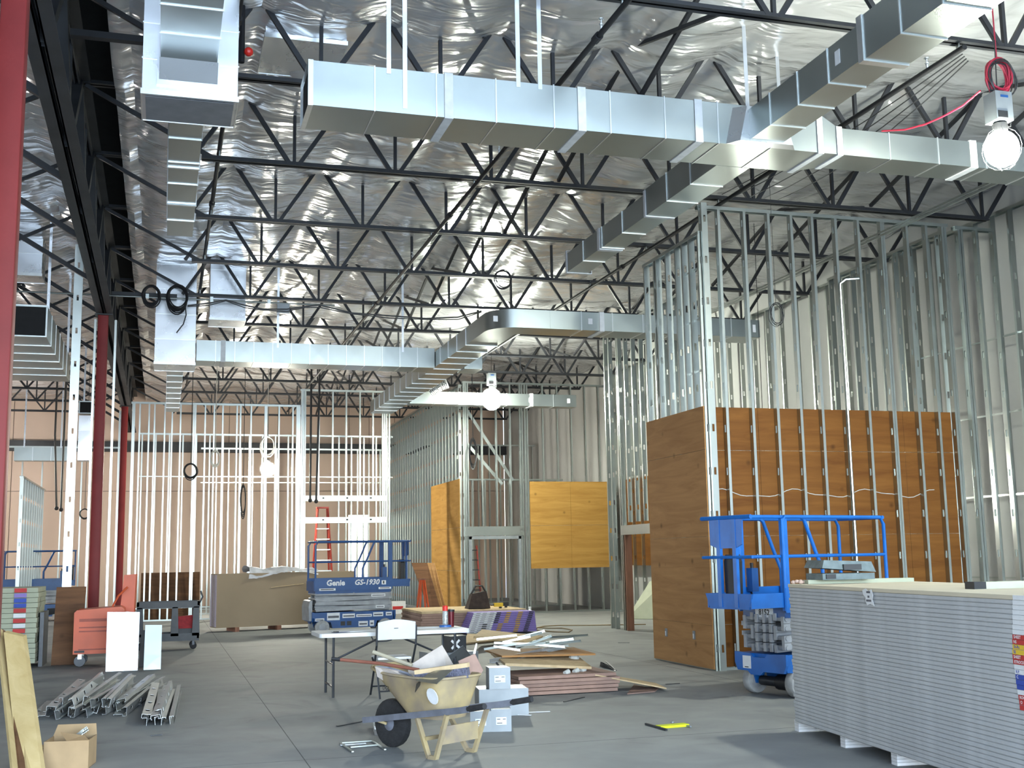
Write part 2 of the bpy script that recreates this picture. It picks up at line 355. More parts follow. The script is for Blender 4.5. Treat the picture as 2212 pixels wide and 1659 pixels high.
# ---- roof: dark deck above, foil faced insulation sheets slung between the joists
JY = [6.75, 9.45, 12.17, 14.87, 17.55, 20.25, 22.95, 25.65, 28.4, 31.1, 33.8, 36.5, 39.2, 41.9]
b = MB(); b.box(XL, XR, YF, YB, ZTOP, ZTOP+.15); ceil = struct(b.build('ceiling', M_DECK)); ceil['label'] = 'dark roof deck hung with silver foil insulation'
def sheet(x0, x1, y0, y1, seed, phase=0.865, nu=120, nv=16, zb=7.56):
    r = random.Random(seed); ph = [r.uniform(0, 6.28) for _ in range(8)]; am = r.uniform(.75, 1.25)
    def fn(u, v):
        x = x0+(x1-x0)*u; y = y0+(y1-y0)*v
        fr = ((x-phase)/1.35) % 1.0
        pur = abs(math.sin(PI*fr))
        e = math.sin(PI*v)
        ed = (1-e)**5
        z = zb - 0.15*pur**0.75*(0.6+0.4*am*e) - 0.035*abs(math.sin(3*PI*v))*pur - 0.06*am*e*(1-pur) + 0.045*ed*(1-pur)**2 - 0.03*ed*pur
        z += 0.03*math.sin(2.1*x+ph[0]+2.5*v)*e + 0.02*math.sin(5.3*x+ph[1]-4*v) * e + 0.014*math.sin(9.7*y+ph[2]+3.1*x)*pur*e
        z += 0.02*math.sin(23*x+ph[3])*e*(1-e)**2*4
        z += 0.35*max(0, (-.62-x)/.25)**2 if x > -1.0 else 0
        return (x, y, z)
    q = MB(); q.grid(fn, nu, nv); return q
ys = [YF+.2, -2.0, 2.0, 4.3]+JY+[YB]
for k, (y0, y1) in enumerate(zip(ys, ys[1:])):
    sheet(-0.72, XR-.02, y0, y1, k).build('insulation_sheet', M_FOIL, ceil, smooth=True)
    sheet(XL+.02, -1.62, y0, y1, 50+k, nu=60).build('insulation_sheet', M_FOIL, ceil, smooth=True)

# ================================================================== STEEL FRAME
def angle_pair(q, x0, x1, z, w=.13, h=.064):
    for s in (-1, 1):
        q.box(x0, x1, *sorted((s*.012, s*(.012+.008))), z, z+h)
        q.box(x0, x1, *sorted((s*.012, s*w/2)), z, z+.009)
ZB, ZT = 6.77, 7.56
low = [0.19+1.35*k for k in range(10)]; apex = [0.865+1.35*k for k in range(9)]
JM = []
q = MB(); angle_pair(q, 0.36, 12.42, ZB-.03); JM.append(('bottom_chord', q.mesh('bottom_chord', M_STEEL)))
q = MB(); angle_pair(q, -1.1, XR, ZT+.05, h=.06); JM.append(('top_chord', q.mesh('top_chord', M_STEEL)))
def web(p0, p1, w=.052): 
    q = MB(); q.bar(p0, p1, w, .045, (0, 1, 0)); JM.append(('web_member', q.mesh('web_member', M_STEEL)))
web((-1.08, 0, ZT+.04), (0.5, 0, ZB)); 
for a in apex:
    web((a-.07, 0, ZT+.05), (a-.615, 0, ZB), .055); web((a+.07, 0, ZT+.05), (a+.615, 0, ZB), .055)
for l in low[1:]: web((l, 0, ZB), (l, 0, ZT+.05), .04)
web((12.40, 0, ZB), (13.0, 0, ZT+.05), .055)
_T = ['', '', 'twenty', 'thirty', 'forty']
def ordw(n):
    if n <= 16: return ORD[n-1]
    if n < 20: return ('seventeenth', 'eighteenth', 'nineteenth')[n-17]
    return (_T[n//10][:-1]+'ieth') if n % 10 == 0 else _T[n//10]+'-'+ORD[n % 10-1]
ORD = ['first', 'second', 'third', 'fourth', 'fifth', 'sixth', 'seventh', 'eighth', 'ninth', 'tenth', 'eleventh', 'twelfth', 'thirteenth', 'fourteenth', 'fifteenth', 'sixteenth']
for k, y in enumerate(JY[1:]):
    t = thing('roof_joist', 'black steel bar joist right of the girder, %s from the viewer' % ORD[k], 'joist', (0, y, 0), group='black bar joists spanning from girder to white wall')
    for nm, me in JM: inst(nm, me, t, (0, y, 0))
# joists on the far side of the girder: chord, webs and the brace down to the girder
JL = []
def wl_(p0, p1, w=.05):
    q = MB(); q.bar(p0, p1, w, .045, (0, 1, 0)); JL.append(('web_member', q.mesh('web_member', M_STEEL)))
q = MB(); angle_pair(q, -13.9, -2.75, ZB-.03); JL.append(('bottom_chord', q.mesh('bottom_chord', M_STEEL)))
wl_((-1.25, 0, ZT+.04), (-2.8, 0, ZB))
for k in range(8):
    xl = -2.6-1.35*k
    wl_((xl, 0, ZB), (xl-.675, 0, ZT+.05)); wl_((xl-.675, 0, ZT+.05), (xl-1.35, 0, ZB)); wl_((xl-1.35, 0, ZB), (xl-1.35, 0, ZT+.05), .04)
q = MB(); q.bar((-1.3, 0, 6.36), (-3.3, 0, ZT), .075, .07, (0, 1, 0)); JL.append(('brace', q.mesh('brace', M_STEEL)))
for k, y in enumerate(JY[2:]):
    t = thing('roof_joist', 'black steel bar joist left of the girder, %s from the viewer' % ORD[k], 'joist', (0, y, 0), group='black bar joists left of the girder')
    for nm, me in JL: inst(nm, me, t, (0, y, 0))
# short bottom chord struts tying the girder to the joists at the columns
for y, z, lb in ((12.17, 7.06, 'black strut from the girder beside the big silver plenum'), (22.95, 6.72, 'black strut from the girder behind the black cable coils')):
    q = MB(); q.bar((-1.05, y, z), (0.15, y, z), .09, .07); tag(q.build('chord_strut', M_STEEL), lb, 'strut')

# joist girder on red columns
gx = -1.165
t = thing('roof_girder', 'dark steel joist girder with slotted bottom chord resting on red columns', 'girder', (gx, 20, 0))
for s in (-1, 1):
    q = MB(); x0, x1 = sorted((gx+s*.018, gx+s*.15)); q.box(x0, x1, YF+.3, YB-.4, 6.30, 6.318); q.box(*sorted((gx+s*.018, gx+s*.034)), YF+.3, YB-.4, 6.30, 6.44)
    q.build('bottom_chord', M_GIRD, t)
    q = MB(); q.box(x0, x1, YF+.3, YB-.4, 7.62, 7.64); q.box(*sorted((gx+s*.018, gx+s*.034)), YF+.3, YB-.4, 7.5, 7.62); q.build('top_chord', M_GIRD, t)
yy = [y-2.7*0 for y in JY]
for y0, y1 in zip([4.05]+JY, JY):
    ym = (y0+y1)/2
    q = MB(); q.bar((gx, y0+.05, 7.58), (gx, ym, 6.36), .13, .12, (1, 0, 0)); q.build('web_member', M_GIRD, t)
    q = MB(); q.bar((gx, ym, 6.36), (gx, y1-.05, 7.58), .13, .12, (1, 0, 0)); q.build('web_member', M_GIRD, t)
    q = MB(); q.bar((gx, ym, 6.36), (gx, ym, 7.58), .06, .06, (1, 0, 0)); q.build('web_member', M_GIRD, t)
for y, lb in ((9.1, 'red primed steel column nearest the viewer at the left edge'), (23.0, 'red primed steel column behind the orange heater'), (36.6, 'farthest red primed steel column, beyond the first stud wall')):
    t = thing('steel_column', lb, 'column', (-1.19, y, 0), group='red steel columns')
    q = MB(); r_ = .095; pts = []
    for cx, cy, a0 in ((1, -1, -90), (1, 1, 0), (-1, 1, 90), (-1, -1, 180)):
        for a in (0, 45, 90):
            an = math.radians(a0+a); pts.append((-1.19+cx*(r_-.02)+.02*math.cos(an), y+cy*(r_-.02)+.02*math.sin(an), 0.02))
    q.prism(pts, (0, 0, 6.26)); q.build('shaft', M_RED, t, smooth=True)
    q = MB(); q.box(-1.36, -1.02, y-.17, y+.17, 0, .022); q.build('base_plate', M_RED, t)
    q = MB(); q.box(-1.34, -1.02, y-.16, y+.16, 6.28, 6.30); q.build('cap_plate', M_GIRD, t)
    for sx in (-1, 1):
        for sy in (-1, 1):
            q = MB(); q.cyl((-1.19+sx*.14, y+sy*.13, .02), (-1.19+sx*.14, y+sy*.13, .06), .012, 6); q.build('anchor_bolt', M_DKMETAL, t)
# cross bridging between joists
BR = []
for s in (0, 1):
    q = MB(); q.bar((0, 0.05, ZT if s else ZB+.05), (0, 2.65, ZB+.05 if s else ZT), .045, .045); BR.append(q.mesh('bridging_angle', M_STEEL))
for k, y in enumerate(JY[1:-1]):
    for xb, w in ((5.15, 'middle'), (10.2, 'right hand')):
        t = thing('cross_bridging', '%s pair of crossed black bridging angles between the %s and %s joists' % (w, ORD[k], ORD[k+1]), 'bridging', (xb, y, 0), group='crossed bridging angles between joists')
        inst('bridging_angle', BR[0], t, (xb, y, 0)); inst('bridging_angle', BR[1], t, (xb+.06, y, 0))

# ================================================================== STUD WALLS
SM = {}
def stud_mesh(L, w=.092, f=.041, holes=True, m=None):
    key = (round(L, 2), w, holes, m and m.name)
    if key in SM: return SM[key]
    q = MB(); t = .0022
    for s in (-1, 1):
        q.box(0, f, *sorted((s*w/2, s*(w/2-t))), 0, L)
        q.box(f-t, f, *sorted((s*(w/2-t), s*(w/2-.012))), 0, L)
    z = 0.0; hw, hh = .019, .052
    if holes:
        for h in [0.3+.61*k for k in range(int((L-.35)/.61)+1)]:
            q.box(0, t, -w/2+t, w/2-t, z, h-hh); q.box(0, t, -w/2+t, -hw, h-hh, h+hh); q.box(0, t, hw, w/2-t, h-hh, h+hh); z = h+hh
    q.box(0, t, -w/2+t, w/2-t, z, L)
    SM[key] = q.mesh('stud', m or M_GALV); return SM[key]
def track(q, p0, p1, z, down, w=.095, lip=.035, t=.003):
    # U channel lying along p0-p1 with legs up (bottom track) or down (top track)
    p0 = V(p0); p1 = V(p1); d = (p1-p0).normalized(); n = V((-d.y, d.x, 0)); zz = V((0, 0, z)); s = -1 if down else 1
    q.bar(p0+zz, p1+zz, w, t)
    for k in (-1, 1): q.bar(p0+zz+n*(k*w/2)+V((0, 0, s*lip/2)), p1+zz+n*(k*w/2)+V((0, 0, s*lip/2)), t, lip)
def partition(name, label, P0, P1, ztop, pos, cat='wall frame', w=.092, z0=0.0, bridging=(), group=None, holes=True, bottom=True, top=True):
    P0 = V((*P0, 0)); P1 = V((*P1, 0)); d = (P1-P0); Ln = d.length; d.normalize(); ang = math.atan2(d.y, d.x)
    t = thing(name, label, cat, (P0.x, P0.y, 0), group=group)
    if bottom: q = MB(); track(q, P0, P1, z0+.002, False, w+.003); q.build('bottom_track', M_GALV, t)
    if top: q = MB(); track(q, P0, P1, ztop, True, w+.003, .05); q.build('top_track', M_GALV, t)
    for e in pos:
        if not isinstance(e, tuple): e = (e, z0, ztop, False)
        s, a, c, fl_ = e
        p = P0+d*s
        inst('stud', stud_mesh(c-a-.006, w, holes=holes), t, (p.x, p.y, a+.003), (0, 0, ang+(PI if fl_ else 0)))
    for z in bridging:
        q = MB(); q.bar(P0+V((0, 0, z)), P1+V((0, 0, z)), .012, .03); q.build('bridging_channel', M_GALV, t)
    return t
def frange(a, b, s):
    r = []
    while a < b+1e-6: r.append(a); a += s
    return r
def ply_sheet(t, name, m, x0, x1, y0, y1, z0, z1):
    q = MB(); q.box(x0, x1, y0, y1, z0, z1); return q.build(name, m, t)

# near right partition across the picture: studs in front, red-brown plywood on its back
W1Y = 14.85
pos = [x-7.34 for x in (7.385, 7.65, 8.065, 8.465, 8.845, 9.20, 9.60, 9.99, 10.40, 10.43, 10.85, 11.20, 11.50, 11.545)]
t = partition('stud_partition', 'tall steel stud partition with red-brown plywood behind the blue lift', (7.34, W1Y), (11.62, W1Y), 6.62, pos)
for x0, x1 in ((7.34, 8.20), (8.205, 10.635), (10.64, 11.49)):
    for z0, z1 in ((0.02, .61), (.613, 1.83), (1.833, 3.045), (3.05, 3.665)):
        ply_sheet(t, 'plywood_sheet', M_PLY_B, x0, x1, W1Y+.05, W1Y+.066, z0, z1)
q = MB(); pts = []
for k in range(41):
    x = 7.4+(11.1-7.4)*k/40; pts.append((x, W1Y+.045, 2.43+.05*math.sin(x*5.2)+.02*math.sin(x*11)))
q.tube(pts, .006, 5); q.build('stapled_cable', M_CORDW, t)
q = MB(); xc = 9.62
q.tube([(xc+.25, W1Y-.2, 5.62), (xc+.08, W1Y-.10, 5.62), (xc, W1Y-.07, 5.55), (xc, W1Y-.07, 5.40), (xc, W1Y-.07, .05)], .022, 8); tag(q.build('riser_conduit', M_GALV, smooth=True), 'silver conduit with a bent top standing against the plywood partition', 'conduit')
partition('stud_partition', 'receding studs behind the right end of the plywood partition', (11.62, 14.98), (11.62, 18.2), 6.55, [.1, .35, .8, 1.2, 1.65, 2.0, 2.45, 2.9, 3.15])
partition('stud_partition', 'cluster of tall studs in the right hand corner beyond the plywood', (11.75, 14.85), (12.5, 14.85), 6.6, [.05, .1, .38, .70])
# end return of that partition, tan plywood facing left
t = partition('stud_partition', 'short stud return wall faced with tan plywood left of the blue lift', (7.36, 14.78), (7.36, 16.83), 6.22, [.02, .32, .56, .80, 1.15, 1.52, 1.60, 1.98], w=.092)
for z0, z1 in ((0.02, .61), (.613, 1.83), (1.833, 3.045), (3.05, 3.665)):
    ply_sheet(t, 'plywood_sheet', M_PLY_A, 7.292, 7.308, 14.80, 16.84, z0, z1)
for px_, py_ in ((1440, 1366), (1500, 1372)):
    p = ax(px_, py_, 7.29); q = MB(); q.box(7.275, 7.291, p.y-.03, p.y+.03, p.z-.06, p.z+.06); oo = q.build('outlet_box', M_GREYBOX, t)
    q = MB(); q.box(7.27, 7.276, p.y-.012, p.y+.012, p.z-.045, p.z+.02); q.build('outlet_cover', M_WHITE, oo)
for z in (4.2, 4.95, 5.7):
    q = MB(); q.bar((7.36, 14.85, z), (7.36, 15.35, z), .012, .03); q.build('bridging_channel', M_GALV, t)
# far corner post of the near partition, running to the joists
q = MB(); 
t = thing('corner_stud', 'tall corner stud standing at the meeting of the two plywood partitions', 'stud', (7.40, 14.74, 0))
inst('stud', stud_mesh(6.64), t, (7.405, 14.735, 0), (0, 0, PI/2))

# furring studs against the white right wall, with horizontal channels
pos = frange(0.2, 12.4, .408)
t = partition('furring_wall', 'near run of steel furring studs with cross channels along the white wall', (12.62, 10.3), (12.62, 17.2), 6.9, [p for p in pos if p < 6.8], bridging=(1.14, 2.42, 3.70, 4.90))
t = partition('furring_wall', 'far run of steel furring studs along the white wall past the plywood partition', (12.62, 17.3), (12.62, 31.7), 6.9, frange(0.1, 14.2, .61))
for x0, x1 in ((26.2, 28.6), (28.61, 31.0)):
    ply_sheet(t, 'plywood_sheet', M_PLY_B, 12.66, 12.68, x0, x1, 1.30, 3.72)
# partition with a door opening, seen past the tan plywood
W9 = 9.55
t = partition('stud_partition', 'tall shiny studs with a narrow door opening left of the tan plywood', (W9, 19.2), (W9, 24.3), 6.62,
    [.1, .5, .9, 1.3, 1.72, 2.15, 2.55, 2.62, (3.0, 2.28, 6.62, False), (3.42, 2.28, 6.62, False), (3.84, 2.28, 6.62, False), 4.2, 4.28, 4.75, 5.02], bottom=False)
q = MB(); track(q, (W9, 19.2, 0), (W9, 21.9, 0), .002, False); q.build('bottom_track', M_GALV, t)
q = MB(); q.box(W9-.06, W9-.055, 21.85, 23.5, 2.03, 2.22); q.box(W9-.06, W9+.05, 21.85, 23.5, 2.02, 2.03); q.build('door_header', M_GALV, t)
q = MB(); q.box(W9-.05, W9+.10, 23.28, 23.32, 0, 2.02); q.build('door_jamb', M_TIMBR2, t)
# central block: double door wall and golden plywood panel
W4 = 32.0
t = partition('stud_partition', 'central stud partition with double door opening and golden plywood panel', (8.15, W4), (12.6, W4), 6.62,
    [.02, .07, .13, (.55, 2.47, 6.62, False), (.98, 2.47, 6.62, False), (1.40, 2.47, 6.62, False), 1.70, 1.76, 1.85, 1.92, 2.4, 2.85, 3.28, 3.72, 4.15, 4.40], bottom=False)
q = MB(); track(q, (9.9, W4, 0), (12.6, W4, 0), .002, False); q.build('bottom_track', M_GALV, t)
q = MB(); q.box(8.2, 9.92, W4-.055, W4+.05, 2.2, 2.46); q.build('door_header', M_GALV, t)
for x in (8.34, 9.80): 
    q = MB(); q.box(x-.04, x+.04, W4-.07, W4+.06, 0, 2.18); q.build('door_frame_jamb', mat('grey_door_frame', (0.22, 0.24, 0.26), .5), t)
q = MB(); q.box(8.3, 9.84, W4-.07, W4+.06, 2.10, 2.19); q.build('door_frame_head', MATS['grey_door_frame'], t)
for x0, x1 in ((10.12, 11.36), (11.365, 12.62)):
    for z0, z1 in ((1.25, 2.47), (2.475, 3.735)): ply_sheet(t, 'plywood_sheet', M_PLY_C, x0, x1, W4-.068, W4-.052, z0, z1)
# side wall of the block going away, with golden plywood near the corner
W5 = 8.13
t = partition('stud_partition', 'long receding stud wall with golden plywood at its near corner', (W5, 32.15), (W5, 43.6), 6.55, frange(.05, 11.4, .407))
for y0, y1 in ((32.06, 33.28), (33.285, 34.50), (34.505, 35.72)):
    for z0, z1 in ((.02, 1.22), (1.225, 2.44), (2.445, 3.82)): ply_sheet(t, 'plywood_sheet', M_PLY_C, W5-.068, W5-.052, y0, y1, z0, z1)
# diagonal braces above the double door
for (a, c, lb) in (((1008, 886), (1108, 1038), 'upper bright steel stud braced diagonally above the double door'), ((1010, 960), (1085, 1046), 'lower steel stud braced diagonally above the double door')):
    p0 = ay(*a, 32.5); p1 = ay(*c, 32.5); q = MB(); d = (p1-p0)
    q.bar(p0, p1, .04, .005, (0, 0, 1)); q.bar(p0-V((0, .02, 0)), p1-V((0, .02, 0)), .004, .09, (0, 0, 1))
    o = tag(q.build('diagonal_brace', M_GALV), lb, 'brace')
# rooms behind the double door
t = partition('stud_partition', 'low dim stud walls seen through the double door', (8.6, 36.2), (12.6, 36.2), 4.1, frange(.1, 3.9, .407), w=.152)
partition('stud_partition', 'dark stud wall behind the panel of golden plywood', (8.6, 40.0), (12.9, 40.0), 5.6, frange(.1, 4.2, .407))
# long stud wall across the left middle distance
W6 = 34.2
t = partition('stud_partition', 'long bright stud wall across the left half of the hall', (-.94, W6), (3.78, W6), 6.12, [.03, .07, .22, .47, .62, .90, 1.10, 1.33, 1.69, 1.74, 2.01, 2.26, 2.5, 2.9, 3.0, 3.3, 3.7, 3.74, 4.1, 4.5, 4.62, 4.66, 4.7], bridging=(0.35,))
t = partition('stud_partition', 'stud wall with framed wide opening behind the far blue lift', (3.8, W6), (6.55, W6), 6.6,
    [.02, .07, .12, (.52, 3.45, 6.6, False), (.93, 3.45, 6.6, False), (1.33, 3.45, 6.6, False), (1.74, 3.45, 6.6, False), (2.13, 3.45, 6.6, False), 2.42, 2.48, 2.54, 2.62], bottom=False)
for z0, z1 in ((3.30, 3.46), (2.66, 2.83)):
    q = MB(); q.box(3.86, 6.35, W6-.06, W6+.05, z0, z1); q.build('header', M_GALV, t)
    for x in (4.45, 5.15, 5.85): q = MB(); q.box(x, x+.06, W6-.064, W6-.058, (z0+z1)/2-.01, (z0+z1)/2+.03); q.build('punched_slot', M_VOID, t)
partition('stud_partition', 'second row of studs behind the long bright stud wall', (-.8, 37.6), (7.2, 37.6), 5.6, [p for p in frange(.1, 7.9, .407) if not 4.75 < p < 6.1], bridging=(4.25,))
partition('stud_partition', 'third row of studs just before the far beige wall', (1.2, 41.2), (7.8, 41.2), 5.5, [p for p in frange(.1, 6.5, .407) if not 3.0 < p < 4.7], bridging=(4.3,))
# left of the red columns
partition('stud_partition', 'far left stud wall beyond the second red column', (-7.5, 40.2), (-1.4, 40.2), 5.4, frange(.1, 6.0, .6), bridging=())
partition('stud_partition', 'receding stud wall at the far left edge', (-3.55, 32.5), (-3.55, 38.5), 3.9, frange(.1, 5.9, .61))
partition('stud_partition', 'pair of tall studs flanking the second red column', (-1.36, 23.2), (-.98, 23.2), 6.25, [.0, .37], top=False)
partition('stud_partition', 'pair of tall studs flanking the farthest red column', (-1.36, 36.9), (-.94, 36.9), 6.2, [.0, .05, .40], top=False)
p = fl(143, 1398); 
t = thing('free_stud', 'wide free-standing steel stud with square punch-outs left of the red column', 'stud', (ay(158, 900, 22).x, 22.0, 0))
inst('stud', stud_mesh(7.4, .152), t, (ay(158, 900, 22).x, 22.0, 0), (0, 0, PI/2))

# ================================================================== DUCTWORK
def xbox(q, x0, x1, y0, y1, z0, z1, amp, r, skip=()):
    # sheet metal section: every face is cross-broken with a slightly raised or sunken centre
    P = [V((x, y, z)) for z in (z0, z1) for (x, y) in ((x0, y0), (x1, y0), (x1, y1), (x0, y1))]
    F = {'-z': (0,3,2,1), '+z': (4,5,6,7), '-y': (0,1,5,4), '+x': (1,2,6,5), '+y': (2,3,7,6), '-x': (3,0,4,7)}
    for k, f in F.items():
        if k in skip: continue
        c = sum((P[i] for i in f), V((0, 0, 0)))/4
        n = (P[f[1]]-P[f[0]]).cross(P[f[3]]-P[f[0]]).normalized()
        c = c + n*(amp*r.uniform(-.4, 1.0))
        b0 = len(q.v); q.add([P[i] for i in f]+[c], [(0,1,4),(1,2,4),(2,3,4),(3,0,4)])
def ring(q, ax_, a0, a1, c0, c1, z0, z1, e):
    # band wrapped round a duct: ax_ 'x','y' or 'z' is the run direction
    def bx(u0, u1, v0, v1):
        if ax_ == 'x': q.box(a0, a1, u0, u1, v0, v1)
        elif ax_ == 'y': q.box(u0, u1, a0, a1, v0, v1)
        else: q.box(u0, u1, v0, v1, a0, a1)
    bx(c0-e, c1+e, z0-e, z0); bx(c0-e, c1+e, z1, z1+e); bx(c0-e, c0, z0, z1); bx(c1, c1+e, z0, z1)
def duct(t, run, a0, a1, c0, c1, z0, z1, step=.6, seal=(), m=None, flange=False, amp=.0025, seed=1, open0=False, open1=False, wavy=.4):
    # run along x: cross section c in y; run along y: c in x; run along z: c in x and z0..z1 in y
    r = random.Random(seed); m = m or M_DUCT
    n = max(1, round((a1-a0)/step)); cuts = [a0+(a1-a0)*k/n for k in range(n+1)]
    for k in range(n):
        q = MB(); u0, u1 = cuts[k]+.002, cuts[k+1]-.002
        if run == 'x': xbox(q, u0, u1, c0, c1, z0, z1, amp, r)
        elif run == 'y': xbox(q, c0, c1, u0, u1, z0, z1, amp, r)
        else: xbox(q, c0, c1, z0, z1, u0, u1, amp, r)
        q.build('duct_section', m, t)
    for k in range(1, n):
        q = MB(); ring(q, run, cuts[k]-.006, cuts[k]+.006, c0, c1, z0, z1, .009); q.build('standing_seam', M_SEAM, t)
    for s in seal:
        q = MB(); ring(q, run, s-.045, s+.045, c0, c1, z0, z1, .012); q.build('sealant_band', M_SEAL, t)
    for a, op, sg in ((a0, open0, -1), (a1, open1, 1)):
        if op:
            q = MB(); e = .02
            if run == 'x': q.box(*sorted((a, a+sg*.004)), c0+e, c1-e, z0+e, z1-e)
            elif run == 'y': q.box(c0+e, c1-e, *sorted((a, a+sg*.004)), z0+e, z1-e)
            q.build('open_end', M_VOID, t)
            q = MB(); ring(q, run, *sorted((a-sg*.02, a+sg*.03)), c0, c1, z0, z1, .006); q.build('end_flange', M_SEAM, t)
def strap(t, x, y, z0, z1=7.5, w=.045):
    q = MB(); q.box(x-w/2, x+w/2, y-.002, y+.002, z0, z1); q.build('hanger_strap', M_DUCTW, t)
def sticker(t, c, u, v, m=None):
    c = V(c); u = V(u); v = V(v); n = u.cross(v).normalized()*.002
    q = MB(); q.hexa([c-u-v-n, c+u-v-n, c+u+v-n, c-u+v-n, c-u-v+n, c+u-v+n, c+u+v+n, c-u+v+n]); return q.build('label_sticker', m or M_PAPER, t)

# --- the large near cross duct
Y1, Z1 = 10.87, 6.0
xT0, xT1 = ay(1773, 335, Y1).x, ay(1815, 342, Y1).x
xa = [ay(x, 290, Y1).x for x in (970, 1258, 1510)]
t = thing('air_duct', 'large galvanized duct running left to right high under the near joists', 'duct', (1.28, Y1, Z1))
duct(t, 'x', 1.28, xT0, Y1, Y1+.66, Z1, Z1+.46, .62, seal=xa, seed=3, open0=True)
q = MB(); q.hexa([(xT0, Y1, Z1), (xT1, Y1, Z1), (xT1, Y1+.46, Z1), (xT0, Y1+.66, Z1), (xT0, Y1, Z1+.46), (xT1, Y1, Z1+.31), (xT1, Y1+.46, Z1+.31), (xT0, Y1+.66, Z1+.46)])
q.build('transition_piece', M_DUCT, t)
duct(t, 'x', xT1, 12.4, Y1, Y1+.46, Z1, Z1+.31, .62, seal=(ay(2103, 340, Y1).x,), seed=5)
for a, h, d_ in ((xT0, .46, .66), (xT1, .31, .46)):
    q = MB(); ring(q, 'x', a-.035, a+.035, Y1, Y1+d_, Z1, Z1+h, .014); q.build('bolted_flange', M_SEAL, t)
for x, y in ((875, 150), (1120, 180), (1167, 184), (840, 145)):
    p = ay(x, y, Y1-.01); strap(t, p.x, Y1-.006, Z1+(.05 if x == 875 else .40))
for x in (1624,): p = ay(x, 230, Y1-.01); strap(t, p.x-.05, Y1-.006, Z1+.1); strap(t, p.x+.75, Y1+.67, Z1+.1)
sticker(t, (ay(1604, 265, Y1).x, Y1-.006, Z1+.25), (.045, 0, 0), (0, 0, .06))
# branch toward the viewer
BX = 5.98
t = thing('air_duct', 'branch duct coming from the large cross duct toward the viewer at upper right', 'duct', (BX, 8, Z1))
duct(t, 'y', 5.2, 8.6, BX, BX+.46, Z1, Z1+.42, .6, seed=8)
duct(t, 'y', 8.62, Y1-.03, BX, BX+.40, Z1+.02, Z1+.36, .6, seed=9)
q = MB(); ring(q, 'y', 8.58, 8.66, BX, BX+.46, Z1, Z1+.42, .012); q.build('bolted_flange', M_SEAM, t)
q = MB(); q.hexa([(BX-.12, Y1-.14, Z1), (BX+.52, Y1-.14, Z1), (BX+.62, Y1, Z1), (BX-.22, Y1, Z1), (BX-.02, Y1-.14, Z1+.40), (BX+.42, Y1-.14, Z1+.40), (BX+.52, Y1, Z1+.42), (BX-.12, Y1, Z1+.42)]); q.build('collar', M_DUCTW, t)
sticker(t, (BX-.004, 9.0, Z1+.2), (0, .04, 0), (0, 0, .07))
# branch away into the hall
t = thing('air_duct', 'smaller branch duct leading away from the large cross duct toward the middle of the hall', 'duct', (BX, 12, Z1))
duct(t, 'y', Y1+.67, 13.6, BX, BX+.42, Z1, Z1+.36, .6, seed=11)
duct(t, 'y', 13.62, 16.75, BX, BX+.34, Z1, Z1+.30, .75, seed=12, seal=(15.3,), open1=False)
for s in (13.6, 16.72): q = MB(); ring(q, 'y', s-.03, s+.03, BX, BX+.40, Z1, Z1+.34, .01); q.build('bolted_flange', M_SEAL, t)
# plenum drops at upper left
def plenum(label, x0, x1, Yf, yb, Zb, ytop=None, seams=.45, m=None, seed=1, z1=7.9, depth=.7):
    t = thing('duct_plenum', label, 'duct', ((x0+x1)/2, Yf, Zb), group='rectangular duct drops from the roof')
    duct(t, 'z', Zb, z1, x0, x1, Yf, Yf+depth, seams, m=m or M_DUCTW, seed=seed)
    q = MB(); ring(q, 'z', Zb-.002, Zb+.05, x0, x1, Yf, Yf+depth, .012); q.build('edge_flange', M_SEAM, t)
    return t
Yp = 10.55
pa, pb = ay(306, 207, Yp), ay(513, 216, Yp)
zp = (pa.z+pb.z)/2
dp = fl(480, 274, zp).y-Yp
t = plenum('big bright plenum box hanging at upper left beside the girder', pa.x, pb.x, Yp, 0, zp, seams=.32, seed=2, depth=dp)
q = MB(); q.box(pa.x+.03, pb.x-.03, Yp+.04, Yp+dp-.04, zp-.006, zp-.003); q.build('bottom_panel', mat('shaded_underside', (.17, .18, .2), .55), t)  # darker sheet paints the shade on the plenum underside
n0, n1 = ay(347, 140, Yp).x, ay(468, 140, Yp).x; zn = ay(400, 172, Yp).z
q = MB(); q.box(n0-.03, n1+.03, Yp-.03, Yp, zn-.08, zn+.42); q.build('takeoff_collar', M_DUCTW, t)
zn2 = ay(400, 130, Yp-.14).z
t = thing('air_duct', 'duct with dark underside running from the bright plenum toward the viewer', 'duct', (n0, 8, zn2))
duct(t, 'y', 4.5, Yp-.14, n0, n1, zn2, zn2+.36, .55, seed=4)
q = MB(); q.hexa([(n0-.01, Yp-.16, zn2), (n1+.01, Yp-.16, zn2), (n1+.01, Yp-.03, zn-.03), (n0-.01, Yp-.03, zn-.03), (n0-.01, Yp-.16, zn2+.36), (n1+.01, Yp-.16, zn2+.36), (n1+.01, Yp-.03, zn2+.36), (n0-.01, Yp-.03, zn2+.36)]); q.build('transition_piece', M_DUCTW, t)
zn3 = zp+.12
yn3 = fl(401, 511, zn3).y
x30, x31 = ay(364, 290, Yp+dp+.3).x, ay(438, 292, Yp+dp+.3).x
t = thing('air_duct', 'narrow duct with olive underside running away from the bright plenum', 'duct', (x30, 12, zn3))
duct(t, 'y', Yp+dp, yn3, x30, x31, zn3, zn3+.32, .7, seed=6)
for s in (fl(400, 363, zn3).y, fl(400, 443, zn3).y): q = MB(); ring(q, 'y', s-.02, s+.02, x30, x31, zn3, zn3+.32, .012); q.build('drive_cleat', M_SEAM, t)
Yq = 12.45; qa, qb = ay(574, 78, Yq), ay(749, 100, Yq); zq = (qa.z+qb.z)/2
